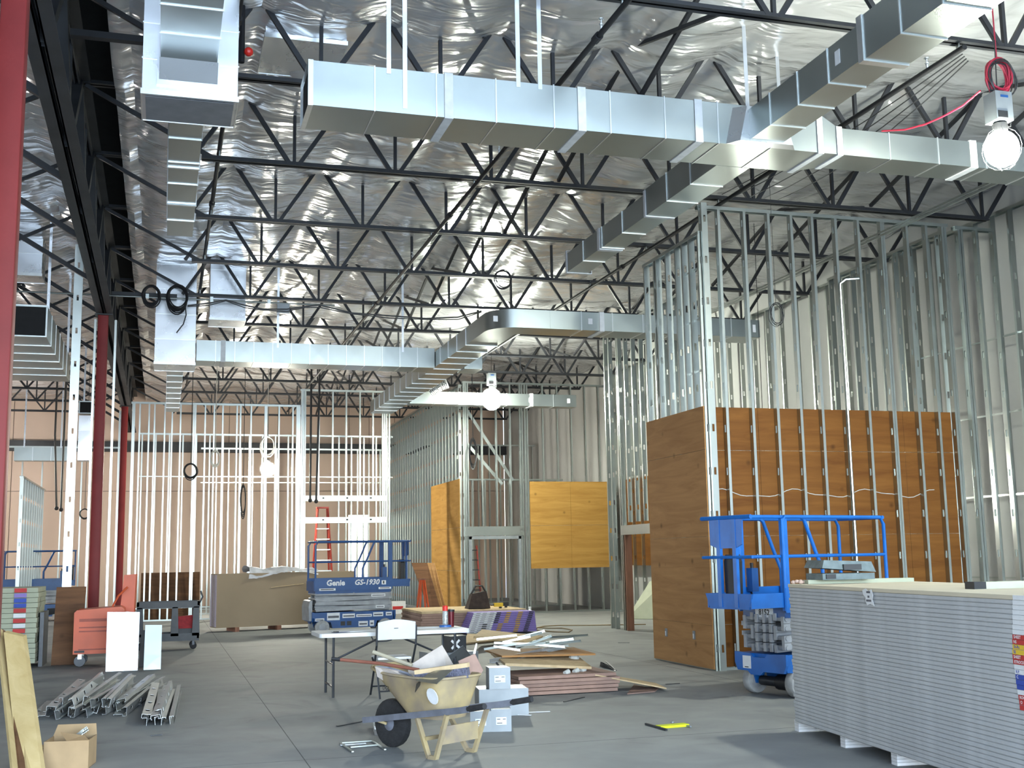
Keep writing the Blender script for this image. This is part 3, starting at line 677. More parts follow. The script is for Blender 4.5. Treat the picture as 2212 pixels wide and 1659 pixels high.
plenum('pale square duct drop right of the bright plenum', qa.x, qb.x, Yq, 0, zq, seams=.5, seed=3, depth=fl(610, 163, zq).y-Yq)
# middle distance duct group
Z2 = 5.48; Y2 = fl(432, 779, Z2).y
x0 = ay(424, 760, Y2).x; x1 = ay(1042, 790, Y2).x; z1 = ay(500, 737, Y2).z
t = thing('air_duct', 'long bright duct crossing the middle distance on the left', 'duct', (x0, Y2, Z2))
_xe = fl(1061, 706, 5.5).x
duct(t, 'x', _xe+.62, x1, Y2, Y2+.62, Z2, z1, .5, seed=14)
duct(t, 'x', x0, _xe-.01, Y2, Y2+.62, Z2, z1, .38, seed=13, m=M_DUCT, seal=(ay(482, 760, Y2).x,))
for px_ in (870, 600): p = ay(px_, 745, Y2); strap(t, p.x, Y2-.006, z1-.1)
Y3 = 23.12; pa, pb = ay(333, 786, Y3), ay(421, 790, Y3)
t = plenum('tall bright duct drop behind the black cable coils', pa.x, pb.x, Y3, 0, pa.z, seams=.5, seed=5, depth=.85)
t = thing('air_duct', 'beige-lit narrow duct running away under the tall bright drop', 'duct', (pa.x, 21, pa.z))
xx0, xx1 = ay(361, 800, 24.1).x, ay(396, 800, 24.1).x; duct(t, 'y', 24.0, 31.0, xx0, xx1, pa.z+.05, pa.z+.35, .9, seed=15)
Y4_ = 23.3; pa, pb = ay(453, 690, Y4_), ay(530, 693, Y4_)
plenum('pale duct drop right of the black cable coils', pa.x, pb.x, Y4_, 0, pa.z, seams=.55, seed=6, depth=.75)
# elbowed duct: long leg away from the viewer and cross leg to the right
ze0 = 5.5; _e = fl(1061, 706, ze0); xe = _e.x; Ye = _e.y-.05; ze1 = ay(1150, 669, Ye).z; R_ = .5; we = .6
t = thing('air_duct', 'elbowed duct turning from the left bay toward the tall studs', 'duct', (xe, Ye, ze0))
q = MB(); n = 8; outer = [(xe+R_-R_*math.sin(PI/2*k/n), Ye+R_-R_*math.cos(PI/2*k/n)) for k in range(n+1)]
pts = [(xe+1.05, Ye, ze0)]+[(a, c, ze0) for a, c in outer]+[(xe, Ye+1.1, ze0), (xe+we, Ye+1.1, ze0), (xe+we, Ye+we, ze0), (xe+1.05, Ye+we, ze0)]
q.prism(pts, (0, 0, ze1-ze0)); q.build('elbow', M_DUCT, t, smooth=True)
xr = ay(1641, 700, Ye).x
duct(t, 'x', xe+1.05, xr, Ye, Ye+we, ze0, ze1, .62, seed=16, seal=(ay(1300, 700, Ye).x,))
duct(t, 'y', Ye+1.1, 30.9, xe, xe+we, ze0, ze1, .7, seed=17)
for px_ in (1075, 1275): sticker(t, (ay(px_, 695, Ye).x if px_ > 1100 else xe+.1, Ye-.003 if px_ > 1100 else Ye+.12, (ze0+ze1)/2), (.04, 0, 0), (0, 0, .05))
sticker(t, (xr-.12, Ye-.006, (ze0+ze1)/2), (.03, 0, 0), (0, 0, .07))
Y5 = fl(1245, 878, 5.5).y; x0 = xe+we+.02; x1 = ay(1245, 865, Y5).x; z0_, z1_ = ay(1100, 876, Y5).z, ay(1100, 850, Y5).z
t = thing('air_duct', 'brightly lit duct beside the central work lamp', 'duct', (x0, Y5, z0_))
duct(t, 'x', x0, x1, Y5, Y5+.4, z0_, z1_, .61, seed=18, seal=(ay(1148, 863, Y5).x,))
for px_ in (935, 1145, 1228): sticker(t, (ay(px_, 863, Y5).x, Y5-.006, (z0_+z1_)/2), (.04, 0, 0), (0, 0, .06))
q = MB(); P = [ay(928, 846, 28.0), ay(940, 838, 27.95), ay(952, 831, 27.9), ay(966, 826, 27.85)]
rr = []; pp = []
for k in range(25):
    u = k/24*(len(P)-1); i = min(int(u), len(P)-2); pp.append(P[i].lerp(P[i+1], u-i)); rr.append(.14+(.016 if k % 2 else 0))
q.tube(pp, rr, 14); tag(q.build('flexible_duct', mat('crumpled_foil', (.5, .5, .5), .22, .9, .2, 20, bump=.6, bscale=30)), 'crinkled foil flexible duct above the brightly lit duct', 'duct')
# ducts left of the girder
Yl = 20.2; zl = ay(70, 727, Yl).z
t = thing('air_duct', 'duct with black open end beside the nearest red column', 'duct', (-2.6, Yl, zl))
duct(t, 'y', Yl, 25.2, ay(100, 727, Yl).x-1.25, ay(100, 727, Yl).x, zl, zl+.52, .85, seed=20, open0=True)
for y in (Yl+.3, 24.8): strap(t, ay(100, 727, Yl).x-.02, y, zl+.5)
zl2 = ay(184, 895, 33).z
t = thing('air_duct', 'far duct with black open end and angled boot left of the red columns', 'duct', (-3, 33, zl2))
xq0, xq1 = ay(171, 880, 33).x, ay(199, 880, 33).x
duct(t, 'y', 33, 34.5, xq0, xq1, ay(184, 893, 33).z, ay(184, 867, 33).z, .8, seed=21, open0=True)
duct(t, 'z', ay(184, 995, 33.1).z, ay(184, 898, 33.1).z, xq0, xq1, 33.05, 33.5, .45, seed=22, m=M_DUCTW)
strap(t, xq0+.1, 33.3, ay(184, 867, 33).z)
t = thing('air_duct', 'low duct crossing the far left bay in front of the beige wall', 'duct', (-4, 37, 4))
duct(t, 'x', ay(30, 980, 38).x, ay(150, 980, 38).x, 38, 38.4, ay(100, 995, 38).z, ay(100, 967, 38).z, .6, seed=23)
for px_ in (50, 130): strap(t, ay(px_, 980, 38).x, 38.2, ay(100, 967, 38).z)
pa, pb = ay(38, 605, 22), ay(95, 590, 22)
plenum('pale duct drop left of the girder behind the nearest red column', pa.x-.3, pb.x, 21.6, 0, pa.z, seams=.45, seed=24, depth=.6)

# ================================================================== PIPES AND CONDUIT
M_PIPE = mat('black_sprinkler_pipe', (0.014, 0.014, 0.016), .6, 0, .2, 6, spec=.25)
def sprinkler(X, Z, y0, y1, label, heads, r=.03):
    t = thing('sprinkler_pipe', label, 'pipe', (X, y0, Z))
    q = MB(); q.cyl((X, y0, Z), (X, y1, Z), r, 10); q.build('pipe', M_PIPE, t, smooth=True)
    for y in frange(y0+3.1, y1, 6.2):
        q = MB(); q.cyl((X, y-.06, Z), (X, y+.06, Z), r+.014, 10); q.build('coupling', M_PIPE, t)
    for y in JY[1:-1]:
        if y0 < y < y1: q = MB(); q.box(X-.008, X+.008, y-.02, y+.02, Z, ZB+.02); q.build('hanger', M_GALV, t)
    for y in heads:
        q = MB(); q.lathe([(.014, 0), (.014, .04), (.022, .045), (.022, .06), (.008, .065), (.008, .1), (.028, .105), (.028, .115)], (X, y, Z+r), 8); q.build('sprinkler_head', M_SEAM, t)
p = fl(1352, 7, 6.66); sprinkler(p.x, 6.66, 7.0, 40, 'black sprinkler pipe running away up the middle of the roof', (fl(1296, 70, 6.66).y, 13.6, 19))
p = fl(2070, 110, 6.66); sprinkler(p.x, 6.66, p.y-.1, 31.8, 'black sprinkler pipe running away above the right hand partition', (fl(1997, 152, 6.66).y, 12.9))
p = fl(481, 275, 6.9); sprinkler(p.x, 6.9, 8, 36, 'black sprinkler pipe running away beside the duct drops', (14, 20.9))
# long silver strut running to the upper right corner, and cables with it
q = MB(); a = ax(1812, 549, 10.6); c = ax(2147, 411, 10.6)
pa = ay(1420, 740, 22.6); 
a = fl(1535, 668, 6.35); c = fl(2147, 411, 6.35); xs_ = (a.x+c.x)/2
t = thing('strut_channel', 'long galvanized strut sloping across the upper right studs', 'strut', (xs_, 12, 6.35))
for dz_ in (0, .05): q = MB(); q.bar((xs_, c.y-2.5, 6.35+dz_), (xs_, 24, 6.35+dz_), .03, .03); q.build('channel', M_GALV, t)
# conduit and draped black cable along the joist by the coils
yj = 22.95
t = thing('conduit_run', 'silver conduit clipped along the joist with the black cable coils', 'conduit', (0, yj, 6.66))
q = MB(); q.cyl((-6, yj-.09, 6.66), (3.2, yj-.09, 6.66), .018, 8); q.build('conduit', M_GALV, t, smooth=True)
for x in (-3, -1.6, -.4, .8, 1.9): q = MB(); q.box(x-.03, x+.03, yj-.12, yj-.06, 6.63, 6.72); q.build('clip', M_GALV, t)
q = MB(); pa = ay(612, 650, yj-.1); q.box(pa.x-.12, pa.x+.12, yj-.13, yj-.03, 6.45, 6.64); tag(q.build('junction_box', M_GREYBOX), 'grey junction box under the joist right of the cable coils', 'junction box')
def coil(name, label, c, rx, rz, turns, r, m, cat='cable coil', tail=None, seed=1, yaw=0.0, group=None, hang=None):
    rr = random.Random(seed); q = MB(); c = V(c)
    for k in range(turns):
        ox, oz, sx, sz = rr.uniform(-.07, .07)*rx, rr.uniform(-.1, .1)*rz, rr.uniform(.84, 1.06), rr.uniform(.84, 1.08); oy = rr.uniform(-.035, .035)
        pts = []
        for j in range(22):
            a = 2*PI*j/22; u = ox+rx*sx*math.cos(a); pts.append(c+V((u*math.cos(yaw), u*math.sin(yaw)+oy+.012*math.sin(3*a+k), oz+rz*sz*math.sin(a)+(rz*(1-sz) if hang is None else rz*(1-sz)))))
        q.tube(pts, r, 5, closed=True)
    if tail: q.tube([V(x) for x in tail], r, 5)
    if hang: q.tube([c+V((0, 0, rz*.9)), V((c.x, c.y, 7.5))], r*.8, 5)
    return tag(q.build(name, m, smooth=True), label, cat, group)
s_ = yj/2500
p = ay(327, 640, yj-.2); coil('cable_coil', 'smaller black cable coil hanging on the joist, left one', p, .155, .20, 9, .013, M_BLACK, seed=1, group='black cable coils on the joist')
p = ay(383, 645, yj-.2); coil('cable_coil', 'larger black cable coil hanging on the joist, with a dangling tail', p, .19, .25, 12, .013, M_BLACK, seed=2, group='black cable coils on the joist',
    tail=[ay(400, 660, yj-.2), ay(402, 680, yj-.2), ay(396, 700, yj-.2), ay(381, 719, yj-.2)])
q = MB(); K = [(405, 660), (450, 655), (488, 648), (530, 660), (570, 668), (620, 668), (660, 662), (690, 659), (760, 676), (840, 682), (920, 688), (990, 685), (1040, 672)]
q.tube([ay(x, y, yj-.15) for x, y in K], .014, 6); q.tube([ay(x, y+3+(2 if i % 2 else -1), yj-.17) for i, (x, y) in enumerate(K)], .010, 6)
tag(q.build('draped_cable', M_BLACK, smooth=True), 'black cable draped in loops below the joist from the coils', 'cable')
p = ay(1677, 680, 13.5); coil('cable_coil', 'pale wire coil hung before the tall right hand studs', p, .10, .15, 5, .004, M_BLACK, seed=4, hang=ay(1668, 440, 13.5))
p = ay(1086, 606, 17.5); coil('cable_coil', 'dark wire loop hanging from a middle joist', p, .14, .16, 3, .008, M_BLACK, seed=6)
p = ay(412, 1018, 31); coil('cable_coil', 'black coil dangling low on a long cable before the left stud wall', p, .16, .20, 7, .013, M_BLACK, seed=7, hang=ay(411, 800, 31))
p = ay(465, 990, 33); coil('cable_coil', 'pale cable coil hung by the left stud wall', p, .14, .20, 5, .012, M_CORDW, seed=8, hang=ay(466, 900, 33))
p = ay(183, 1110, 36); coil('cable_coil', 'thin black wire ring at far left of the red column', p, .14, .14, 4, .010, M_BLACK, seed=9, hang=ay(184, 960, 36))
p = ay(525, 1085, 33.2); coil('cable_coil', 'dark twisted cable bundle hanging at the left stud wall', p, .07, .45, 6, .012, M_BLACK, seed=10, hang=ay(526, 950, 33.2))
p = ay(1022, 980, 31.3); coil('cable_coil', 'black hose bundle hanging above the double door', p, .10, .40, 6, .014, M_BLACK, seed=11, hang=ay(1020, 890, 31.3))
q = MB(); K = [(1100, 690), (1063, 770), (1055, 790), (1060, 850)]
for i, (x0_, x1_, y0_, y1_, lb) in enumerate(((119, 122, 940, 1095, 'left one of two black drop pipes at the far left'), (136, 132, 1000, 1098, 'right one of two black drop pipes at the far left'), (690, 683, 840, 1080, 'black drop cable left of the wide opening'), (672, 670, 870, 1078, 'long black drop rod left of the framed opening'))):
    q = MB(); Yk = 36 if i < 2 else 33.4; _u = ay(x0_, y0_, Yk); q.tube([V((_u.x, _u.y, 7.5)), _u, ay(x1_, y1_, Yk)], .03, 6); q.ball(ay(x1_, y1_+3, Yk), .06, 8, 6); tag(q.build('drop_pipe', M_BLACK), lb, 'pipe')
# red cord from the near lamp and thin cables beside the branch duct
p0 = ay(2140, 245, 9.4); p1 = ay(1905, 284, 10.7)
q = MB(); q.tube([ay(x, y, 9.4+(10.75-9.4)*k/5) for k, (x, y) in enumerate(((2118, 196), (2080, 228), (2040, 250), (2000, 268), (1955, 280), (1905, 283)))], .010, 6)
tag(q.build('red_extension_lead', M_CORDR, smooth=True), 'red cord strung from the near lamp to the duct', 'cord')
for k in range(5):
    q = MB(); a = ay(2075+k*4, 112+k*5, 9.5); c = ay(1560+k*30, 420+k*3, 14.6); m_ = a.lerp(c, .5)-V((0, 0, .10+.06*k))
    q.tube([a.lerp(m_, u/6).lerp(m_.lerp(c, u/6), u/6) for u in range(7)], .007, 5)
    tag(q.build('overhead_cable', M_BLACK), 'thin overhead cable below the right hand sprinkler pipe, %s one down' % ORD[k], 'cable', 'overhead cables by the sprinkler pipe')
# red valve by the plenum
t = thing('valve_riser', 'black riser pipe with red valve handle beside the bright plenum', 'pipe', (.6, 12.3, 6.7))
a = ay(523, 5, 12.0); c = ay(521, 135, 12.0); q = MB(); q.tube([a+V((0, 0, .6)), a, c], .035, 8); q.build('pipe', M_PIPE, t)
q = MB(); h = ay(537, 112, 11.95); q.ball(h, .05, 10, 6); q.build('handle', M_REDPL, t)

# ================================================================== WORK LAMPS
def work_lamp(label, P, power, col, top, box=True, r=.13):
    P = V(P); t = thing('work_lamp', label, 'lamp', tuple(P), group='bare high intensity work lamps')
    m = emit('lamp_glass_%d' % int(P.y), col, power/(PI*4*PI*r*r))
    q = MB(); q.ball(P, r, 20, 12, 1.1); q.build('bulb', m, t, smooth=True)
    q = MB(); q.lathe([(.05, r*.9), (.075, r*.95), (.075, r+.09), (.05, r+.11)], P, 12); q.build('socket', M_BLACK, t)
    if box:
        q = MB(); z = r+.11; q.box(P.x-.10, P.x+.10, P.y-.09, P.y+.09, P.z+z, P.z+z+.30); q.build('ballast_box', M_GREYBOX, t)
        q = MB(); q.box(P.x-.085, P.x+.03, P.y-.094, P.y-.09, P.z+z+.02, P.z+z+.09); q.build('terminal_cover', M_BLACK, t)
        q = MB(); q.box(P.x-.04, P.x+.05, P.y-.093, P.y-.09, P.z+z+.235, P.z+z+.26); q.build('nameplate', M_BLUED, t)
        q = MB(); q.tube([(P.x-.08, P.y, P.z+z+.3), (P.x-.08, P.y, P.z+z+.34), (P.x+.08, P.y, P.z+z+.34), (P.x+.08, P.y, P.z+z+.3)], .008, 6); q.build('handle', M_DKMETAL, t)
        q = MB(); q.tube([(P.x+.10, P.y, P.z+z+.25), (P.x+.15, P.y, P.z+z+.1), (P.x+.13, P.y, P.z+z-.03), (P.x+.07, P.y, P.z+z-.04)], .007, 6); q.build('lead', M_BLACK, t)
    for k in range(6):
        a = 2*PI*k/6; q = MB()
        q.tube([(P.x+(r+.03)*math.cos(a)*math.sin(PI*j/8), P.y+(r+.03)*math.sin(a)*math.sin(PI*j/8), P.z+(r+.05)*math.cos(PI*j/8)) for j in range(1, 9)], .003, 4); q.build('wire_guard', M_DKMETAL, t)
    q = MB(); q.tube([(P.x, P.y, P.z+r+.1+(.34 if box else 0)), (P.x+.02, P.y, top)], .006, 5); q.build('hanging_wire', M_BLACK, t)
    return t
LC = (0.96, 1.0, 0.86)
P1 = ay(2164, 322, 9.3); work_lamp('brilliant work lamp hanging at the right edge of the picture', P1, 520, LC, 6.75, r=.17)
P2 = ay(1062, 862, 27.7); work_lamp('brilliant work lamp in the centre in front of the lit duct', P2, 1050, LC, 7.5, r=.24)
P3 = ay(578, 1014, 35.6); work_lamp('far work lamp hanging by the left stud wall', P3, 900, (1.0, .95, .80), 7.5, box=False, r=.2)
P4 = V((-6.2, 39.0, 4.6)); work_lamp('added fill lamp out of view in the left bay', P4, 500, (1.0, .95, .9), 7.5, box=False, r=.2)  # invented source outside the frame, brightens the left bay
P5 = V((10.0, 18.0, 2.7)); work_lamp('added fill lamp hidden behind the red-brown plywood', P5, 130, LC, 7.5, box=False, r=.15)  # invented lamp kept out of sight, brightens the room behind the partition
c = ay(2156, 168, 9.33); q = coil('cord_coil', 'coil of red and black extension cord hung above the near lamp', c, .145, .19, 8, .010, M_CORDR, seed=12, hang=(c.x, c.y, 6.74))
c2 = c+V((.02, -.03, -.02)); coil('cord_coil', 'black extension cord loops tangled in the red coil above the near lamp', c2, .17, .19, 3, .008, M_BLACK, seed=13)
p = ay(578, 965, 35.6); coil('cable_coil', 'pale cable coil hung above the far lamp', p, .22, .30, 5, .014, M_CORDW, seed=14, hang=(p.x, p.y, 6.7))

# ================================================================== FLOOR OBJECTS
def place(M_, q):
    q.v = [tuple(M_ @ V(p)) for p in q.v]; return q
def sheet_obj(name, label, cat, m, corners, thick, group=None, edge=None):
    # flat board from 4 corners with real thickness
    c = [V(p) for p in corners]; n = (c[1]-c[0]).cross(c[3]-c[0]).normalized()*thick
    q = MB(); q.hexa([p for p in c]+[p+n for p in c]); return tag(q.build(name, m), label, cat, group)
def lean_board(name, label, cat, m, a, b, ta, tb, thick, group=None):
    return sheet_obj(name, label, cat, m, [a, b, tb, ta], thick, group)

# ---- big drywall stack at right
u = V((-.113, -.9936, 0)); w_ = V((.9936, -.113, 0)); o0 = V((5.47, 9.52, 0)); LN, WD, H0, TH = 3.66, 1.22, .098, .0303
def board_mesh(name, L, W, T, mats, ch=.004):
    q = MB(); prof = [(0, ch), (ch, 0), (W-ch, 0), (W, ch), (W, T-ch*.4), (W-ch, T), (ch, T), (0, T-ch*.4)]
    q.prism([(0, y, z) for y, z in prof], (L, 0, 0)); return q.mesh(name, mats)
BM = board_mesh('drywall_board', LN, WD, TH, M_GYPEDGE, .0065)
ang = math.atan2(u.y, u.x)
NB = 40
BOARDS = []
for k in range(NB):
    j = rnd.uniform(-.006, .006); s = rnd.uniform(-.010, .010)
    P = o0+w_*j+u*s+V((0, 0, H0+k*TH))
    last = k == NB-1
    me = BM if not last else board_mesh('drywall_board', LN, WD, TH, M_GYPFACE)
    o = inst('drywall_board', me, None, P, (0, 0, ang))
    tag(o, 'cream topmost drywall sheet of the tall grey stack at right' if last else 'grey-edged drywall sheet in the tall right hand stack, %s from the top' % ordw(NB-k), 'drywall', 'drywall sheets in the tall right hand stack')
    BOARDS.append((o, P))
# local frame of a board: x along u (toward viewer), y along +left? -> rotate so that y = rot90(u)
# rot90(u) = (0.9936, -0.113) which is w_, so boards extend to the right of the visible long edge
tapes = {39: M_PAPER, 38: M_PAPER, 37: M_PAPER, 36: M_PAPER, 35: M_PAPER, 34: M_PAPER, 33: M_PAPER, 32: M_PAPER, 31: M_RIM, 30: M_RIM, 29: M_YELP, 28: M_YELP, 27: M_RIM, 26: M_RIM, 25: M_PAPER, 24: M_PAPER, 23: M_BLUEP, 22: M_BLUEP, 21: M_BLUEP, 20: M_PAPER, 19: M_RIM, 18: M_RIM, 17: M_RIM}
TX = {31: 'SHEET', 30: 'NS', 29: 'Sh-Rc', 27: 'SHEET', 26: 'ETROCK', 19: 'ROCK', 18: 'O', 28: 'SE', 24: 'R.P.', 23: 'C'}
for k, m in tapes.items():
    o, P = BOARDS[k]; xb = 2188 if k >= 27 else 2188+(27-k)*1.6
    wdt = .02
    while wdt < .6 and project(P+u*(LN-wdt)+V((0, 0, TH/2)))[0] > xb: wdt += .004
    q = MB(); q.box(LN-wdt, LN+.0015, -.0015, .12, .001, TH-.001); tp = q.build('end_tape', m, o, off=False)
    if k in TX:
        dark = m is M_PAPER
        b = text_mb(TX[k], .026, lambda a, c, L=LN-wdt: (L+.012+a, -.0022, TH/2+c), align='LEFT', bold=.0006)
        b.build('lettering', M_BLUEP if m in (M_YELP, M_PAPER) else M_PAPER, tp, off=False)
for k, (px_, py_) in enumerate(((1757, 1578), (1865, 1612), (2018, 1648))):
    c = fl(px_, py_); c = o0+u*((c-o0).dot(u))+w_*.06
    t = thing('spacer_block', 'white laminated spacer block under the tall drywall stack, %s' % ('farthest one', 'middle one', 'nearest one')[k], 'spacer', tuple(c), ang, 'spacer blocks under the drywall')
    for j in range(4):
        q = MB(); q.box(-.045, .045, -.02, 1.05, j*.0245, j*.0245+.0225); q.build('gypsum_strip', M_LUMBERP, t, off=False)
def on_stack(a, c, z=0): return o0+u*a+w_*c+V((0, 0, H0+NB*TH+z))
zt = H0+NB*TH
# torn label on the stack face
c0 = ax(1917, 1291, 5.25); n_ = -w_
lab = [(-.10, .055), (-.04, .07), (.0, .05), (.05, .065), (.075, .02), (.06, -.01), (.085, -.06), (.02, -.045), (-.03, -.06), (-.055, -.03), (-.05, .0), (-.085, .02)]
cc = o0+u*1.55+V((0, 0, zt-.075))-w_*.0135
q = MB(); q.prism([cc-u*(-a)+V((0, 0, b_)) if False else cc+u*a+V((0, 0, b_)) for a, b_ in lab], -w_*.002)
t_l = tag(q.build('torn_label', M_PAPER), 'torn white paper label stuck to the drywall stack face', 'label')
for dz_, wd_ in ((.035, .06), (-.03, .08), (.0, .03)):
    q = MB(); a0 = cc+u*(-wd_/2)+V((0, 0, dz_))-w_*.0022; q.hexa([a0, a0+u*wd_, a0+u*wd_+V((0, 0, .016)), a0+V((0, 0, .016))]+[p-w_*.0008 for p in (a0, a0+u*wd_, a0+u*wd_+V((0, 0, .016)), a0+V((0, 0, .016)))]); q.build('print_block', mat('grey_print', (.12, .12, .14), .7), t_l, off=False)
# things lying on the stack
sheet_obj('board_offcut', 'long pale green board offcut lying on the drywall stack', 'offcut', M_GREEN, [on_stack(.10, .10), on_stack(.02, .10), on_stack(-.08, 1.0), on_stack(.05, 1.02)][::-1] and [on_stack(.05, .12), on_stack(.16, .12), on_stack(.16, 1.15), on_stack(.05, 1.15)], .035)
q = MB(); b0 = on_stack(2.35, .40); ax1 = V((1, 0, 0)); q.box(b0.x, b0.x+1.3, b0.y, b0.y+.10, zt, zt+.05); tb = tag(q.build('board_offcut', M_GREEN), 'greenish board with black wrapped end on the drywall stack', 'offcut')
q = MB(); q.box(b0.x-.002, b0.x+.10, b0.y-.002, b0.y+.102, zt+.001, zt+.052); q.build('black_wrap', M_BLACK, tb)
M_CASE = mat('dusty_teal_tool_case', (.13, .165, .17), .7, 0, .25, 9, bump=.15)
cb = on_stack(.02, .13, .035); t = thing('tool_case', 'dusty dark grey plastic tool case lying half open on the drywall stack', 'tool case', (cb.x+.05, cb.y-.12, zt+.036), math.radians(-6))
q = MB(); q.prism([(0, -.17, 0), (0, .17, 0), (0, .17, .055), (0, -.17, .055)], (.50, 0, 0)); q.build('lower_shell', M_CASE, t, off=False)
q = MB(); q.hexa([(-.01, -.19, .105), (.51, -.18, .062), (.51, .18, .062), (-.01, .19, .105), (.02, -.17, .175), (.48, -.16, .155), (.48, .16, .155), (.02, .17, .175)]); q.build('lid', M_CASE, t, off=False)
q = MB(); q.box(.19, .36, -.205, -.18, .085, .135); q.build('latch', M_BLACK, t, off=False)
q = MB(); q.box(.03, .12, -.185, -.17, .01, .05); q.build('latch', M_BLACK, t, off=False)
q = MB()
for k in range(6): q.ball(on_stack(.02+.03*k % .08, .04+.022*k, .016+.006*(k % 2)), .024, 8, 5, .7)
tag(q.build('crumpled_glove', mat('pinkish_glove', (.5, .36, .3), .85)), 'crumpled pinkish work glove at the far corner of the drywall stack', 'glove')
q = MB(); b0 = on_stack(.12, .62, .035); q.lathe([(.05, 0), (.055, .02), (.03, .03), (.0, .032)], b0, 12); tag(q.build('paper_disc', M_PAPER), 'small white disc on the green offcut', 'disc')

# ---- scissor lifts
def lift(label, loc, rotz, ext, m_b, m_d, number=None, brand=False):
    t = thing('scissor_lift', label, 'lift', loc, rotz, 'blue scissor lifts')
    B = lambda nm, q, m, par=None, sm=False: q.build(nm, m, par or t, smooth=sm, off=False)
    q = MB(); q.prism([(-.88, -.36, .28), (-.52, -.36, .26), (-.48, -.36, .13), (.48, -.36, .13), (.52, -.36, .26), (.88, -.36, .28), (.90, -.36, .47), (-.90, -.36, .47)], (0, .72, 0)); ch = B('chassis', q, m_b)
    for s in (-1, 1):       # end bumpers with stepped lower edge
        x = s*.90; q = MB(); q.prism([(x, -.40, .48), (x, -.40, .36), (x, -.36, .275), (x, -.20, .275), (x, -.15, .235), (x, .0, .235), (x, .05, .275), (x, .36, .275), (x, .40, .36), (x, .40, .48), (x, .12, .47), (x, .08, .43), (x, -.10, .43), (x, -.14, .47)], (s*.035, 0, 0)); B('bumper', q, m_b)
    for sx in (-1, 1):
        for sy in (-1, 1):
            c = (sx*.70, sy*.33, .155)
            q = MB(); q.lathe([(.10, -.052), (.145, -.055), (.155, -.04), (.155, .04), (.145, .055), (.10, .052)], c, 22, 'y'); wh = B('wheel', q, M_TYRE, None, True)
            q = MB(); q.lathe([(.03, -.058*1), (.075, -.057), (.095, -.045), (.095, .045), (.075, .057), (.03, .058)], c, 14, 'y'); B('hub', q, M_LGREY, wh, True)
            q = MB(); q.hexa([(sx*.70-.05, sy*.25, .12), (sx*.70+.05, sy*.25, .12), (sx*.70+.05, sy*.275, .12), (sx*.70-.05, sy*.275, .12), (sx*.70-.11, sy*.25, .34), (sx*.70+.11, sy*.25, .34), (sx*.70+.11, sy*.275, .34), (sx*.70-.11, sy*.275, .34)]); B('yoke', q, m_b)
        q = MB(); q.cyl((sx*.70, -.22, .15), (sx*.70, .22, .15), .055, 12); B('axle', q, M_DKMETAL, None, True)
    q = MB(); q.cyl((.70, .05, .15), (.70, .22, .15), .085, 12); B('drive_motor', q, M_BLACK, None, True)
    q = MB(); q.prism([(-.99, -.34, .30), (-.92, -.34, .30), (-.92, -.34, .74), (-.97, -.34, .72), (-1.0, -.34, .6)], (0, .68, 0)); B('end_guard', q, M_LGREY)
    for lv in range(4):
        z = .53+lv*.105
        for sy, yo in ((-1, .30), (1, .30), (-1, .18), (1, .18)):
            q = MB(); up = (lv % 2 == 0) == (yo > .2); z0_, z1_ = (z, z+.035) if up else (z+.035, z)
            q.bar((-.84, sy*yo, z0_), (.86, sy*yo, z1_), .04, .082, (0, 0, 1)); B('scissor_arm', q, M_LGREY)
        for x in (-.84, 0, .82):
            q = MB(); q.cyl((x, -.33, z+.015), (x, .33, z+.015), .026, 8); B('cross_pin', q, M_LGREY)
        for y in (-.10, .02, .12):
            q = MB(); q.box(.80, .87, y-.02, y+.02, z-.035, z+.06); B('spacer_lug', q, M_LGREY)
    # deck
    q = MB(); q.box(-.86, .84, -.33, .33, .87, .985); B('deck_frame', q, m_d)
    q = MB(); q.box(-.88, .86, -.36, .36, .985, 1.005); B('deck', q, m_b)
    for s in (-1, 1):
        q = MB(); q.box(-.88, .86, *sorted((s*.36, s*.375)), .93, 1.20); tb = B('side_panel', q, m_b)
        if brand and s == -1:
            bt = text_mb('Genie', .17, lambda a, c: (-.42+a, -.3765, 1.095+c), bold=.006, align='CENTER', shear=.1); bt.build('lettering', M_PAPER, tb, off=False)
            bt = text_mb('GS-1930', .16, lambda a, c: (.28+a, -.3765, 1.095+c), bold=.005, align='CENTER', shear=.25); bt.build('lettering', M_PAPER, tb, off=False)
            for x0, x1, z0_, z1_ in ((-.78, -.42, .935, .985), (.55, .84, .94, .985), (.62, .72, 1.04, 1.13)):
                q = MB(); q.box(x0, x1, -.3775, -.375, z0_, z1_); st = B('decal', q, M_PAPER, tb)
                q = MB(); q.box(x0+.03, x1-.04, -.3785, -.3775, z0_+.018, z1_-.014); B('decal_print', q, M_BLACK, st)
    q = MB(); q.box(-.895, -.88, -.36, .36, .93, 1.14); B('end_panel', q, m_b)
    if number:
        q = MB(); q.box(.84, .842, -.13, .15, .87, .972) ; pl = B('number_plate', q, M_PAPER)
        bt = text_mb(number, .085, lambda a, c: (.8435, .01+a, .925+c), bold=.003); bt.build('lettering', M_BLACK, pl, off=False)
    # extension deck with toe boards
    e0, e1 = .20, .86+ext
    q = MB(); q.box(e0, e1, -.33, .33, 1.01, 1.03); B('extension_deck', q, m_b)
    q = MB(); q.hexa([(e1-.03, -.31, .98), (e1, -.31, .98), (e1, .31, .98), (e1-.03, .31, .98), (e1-.01, -.37, 1.15), (e1+.01, -.37, 1.15), (e1+.01, .37, 1.15), (e1-.01, .37, 1.15)]); B('toe_board', q, m_b)
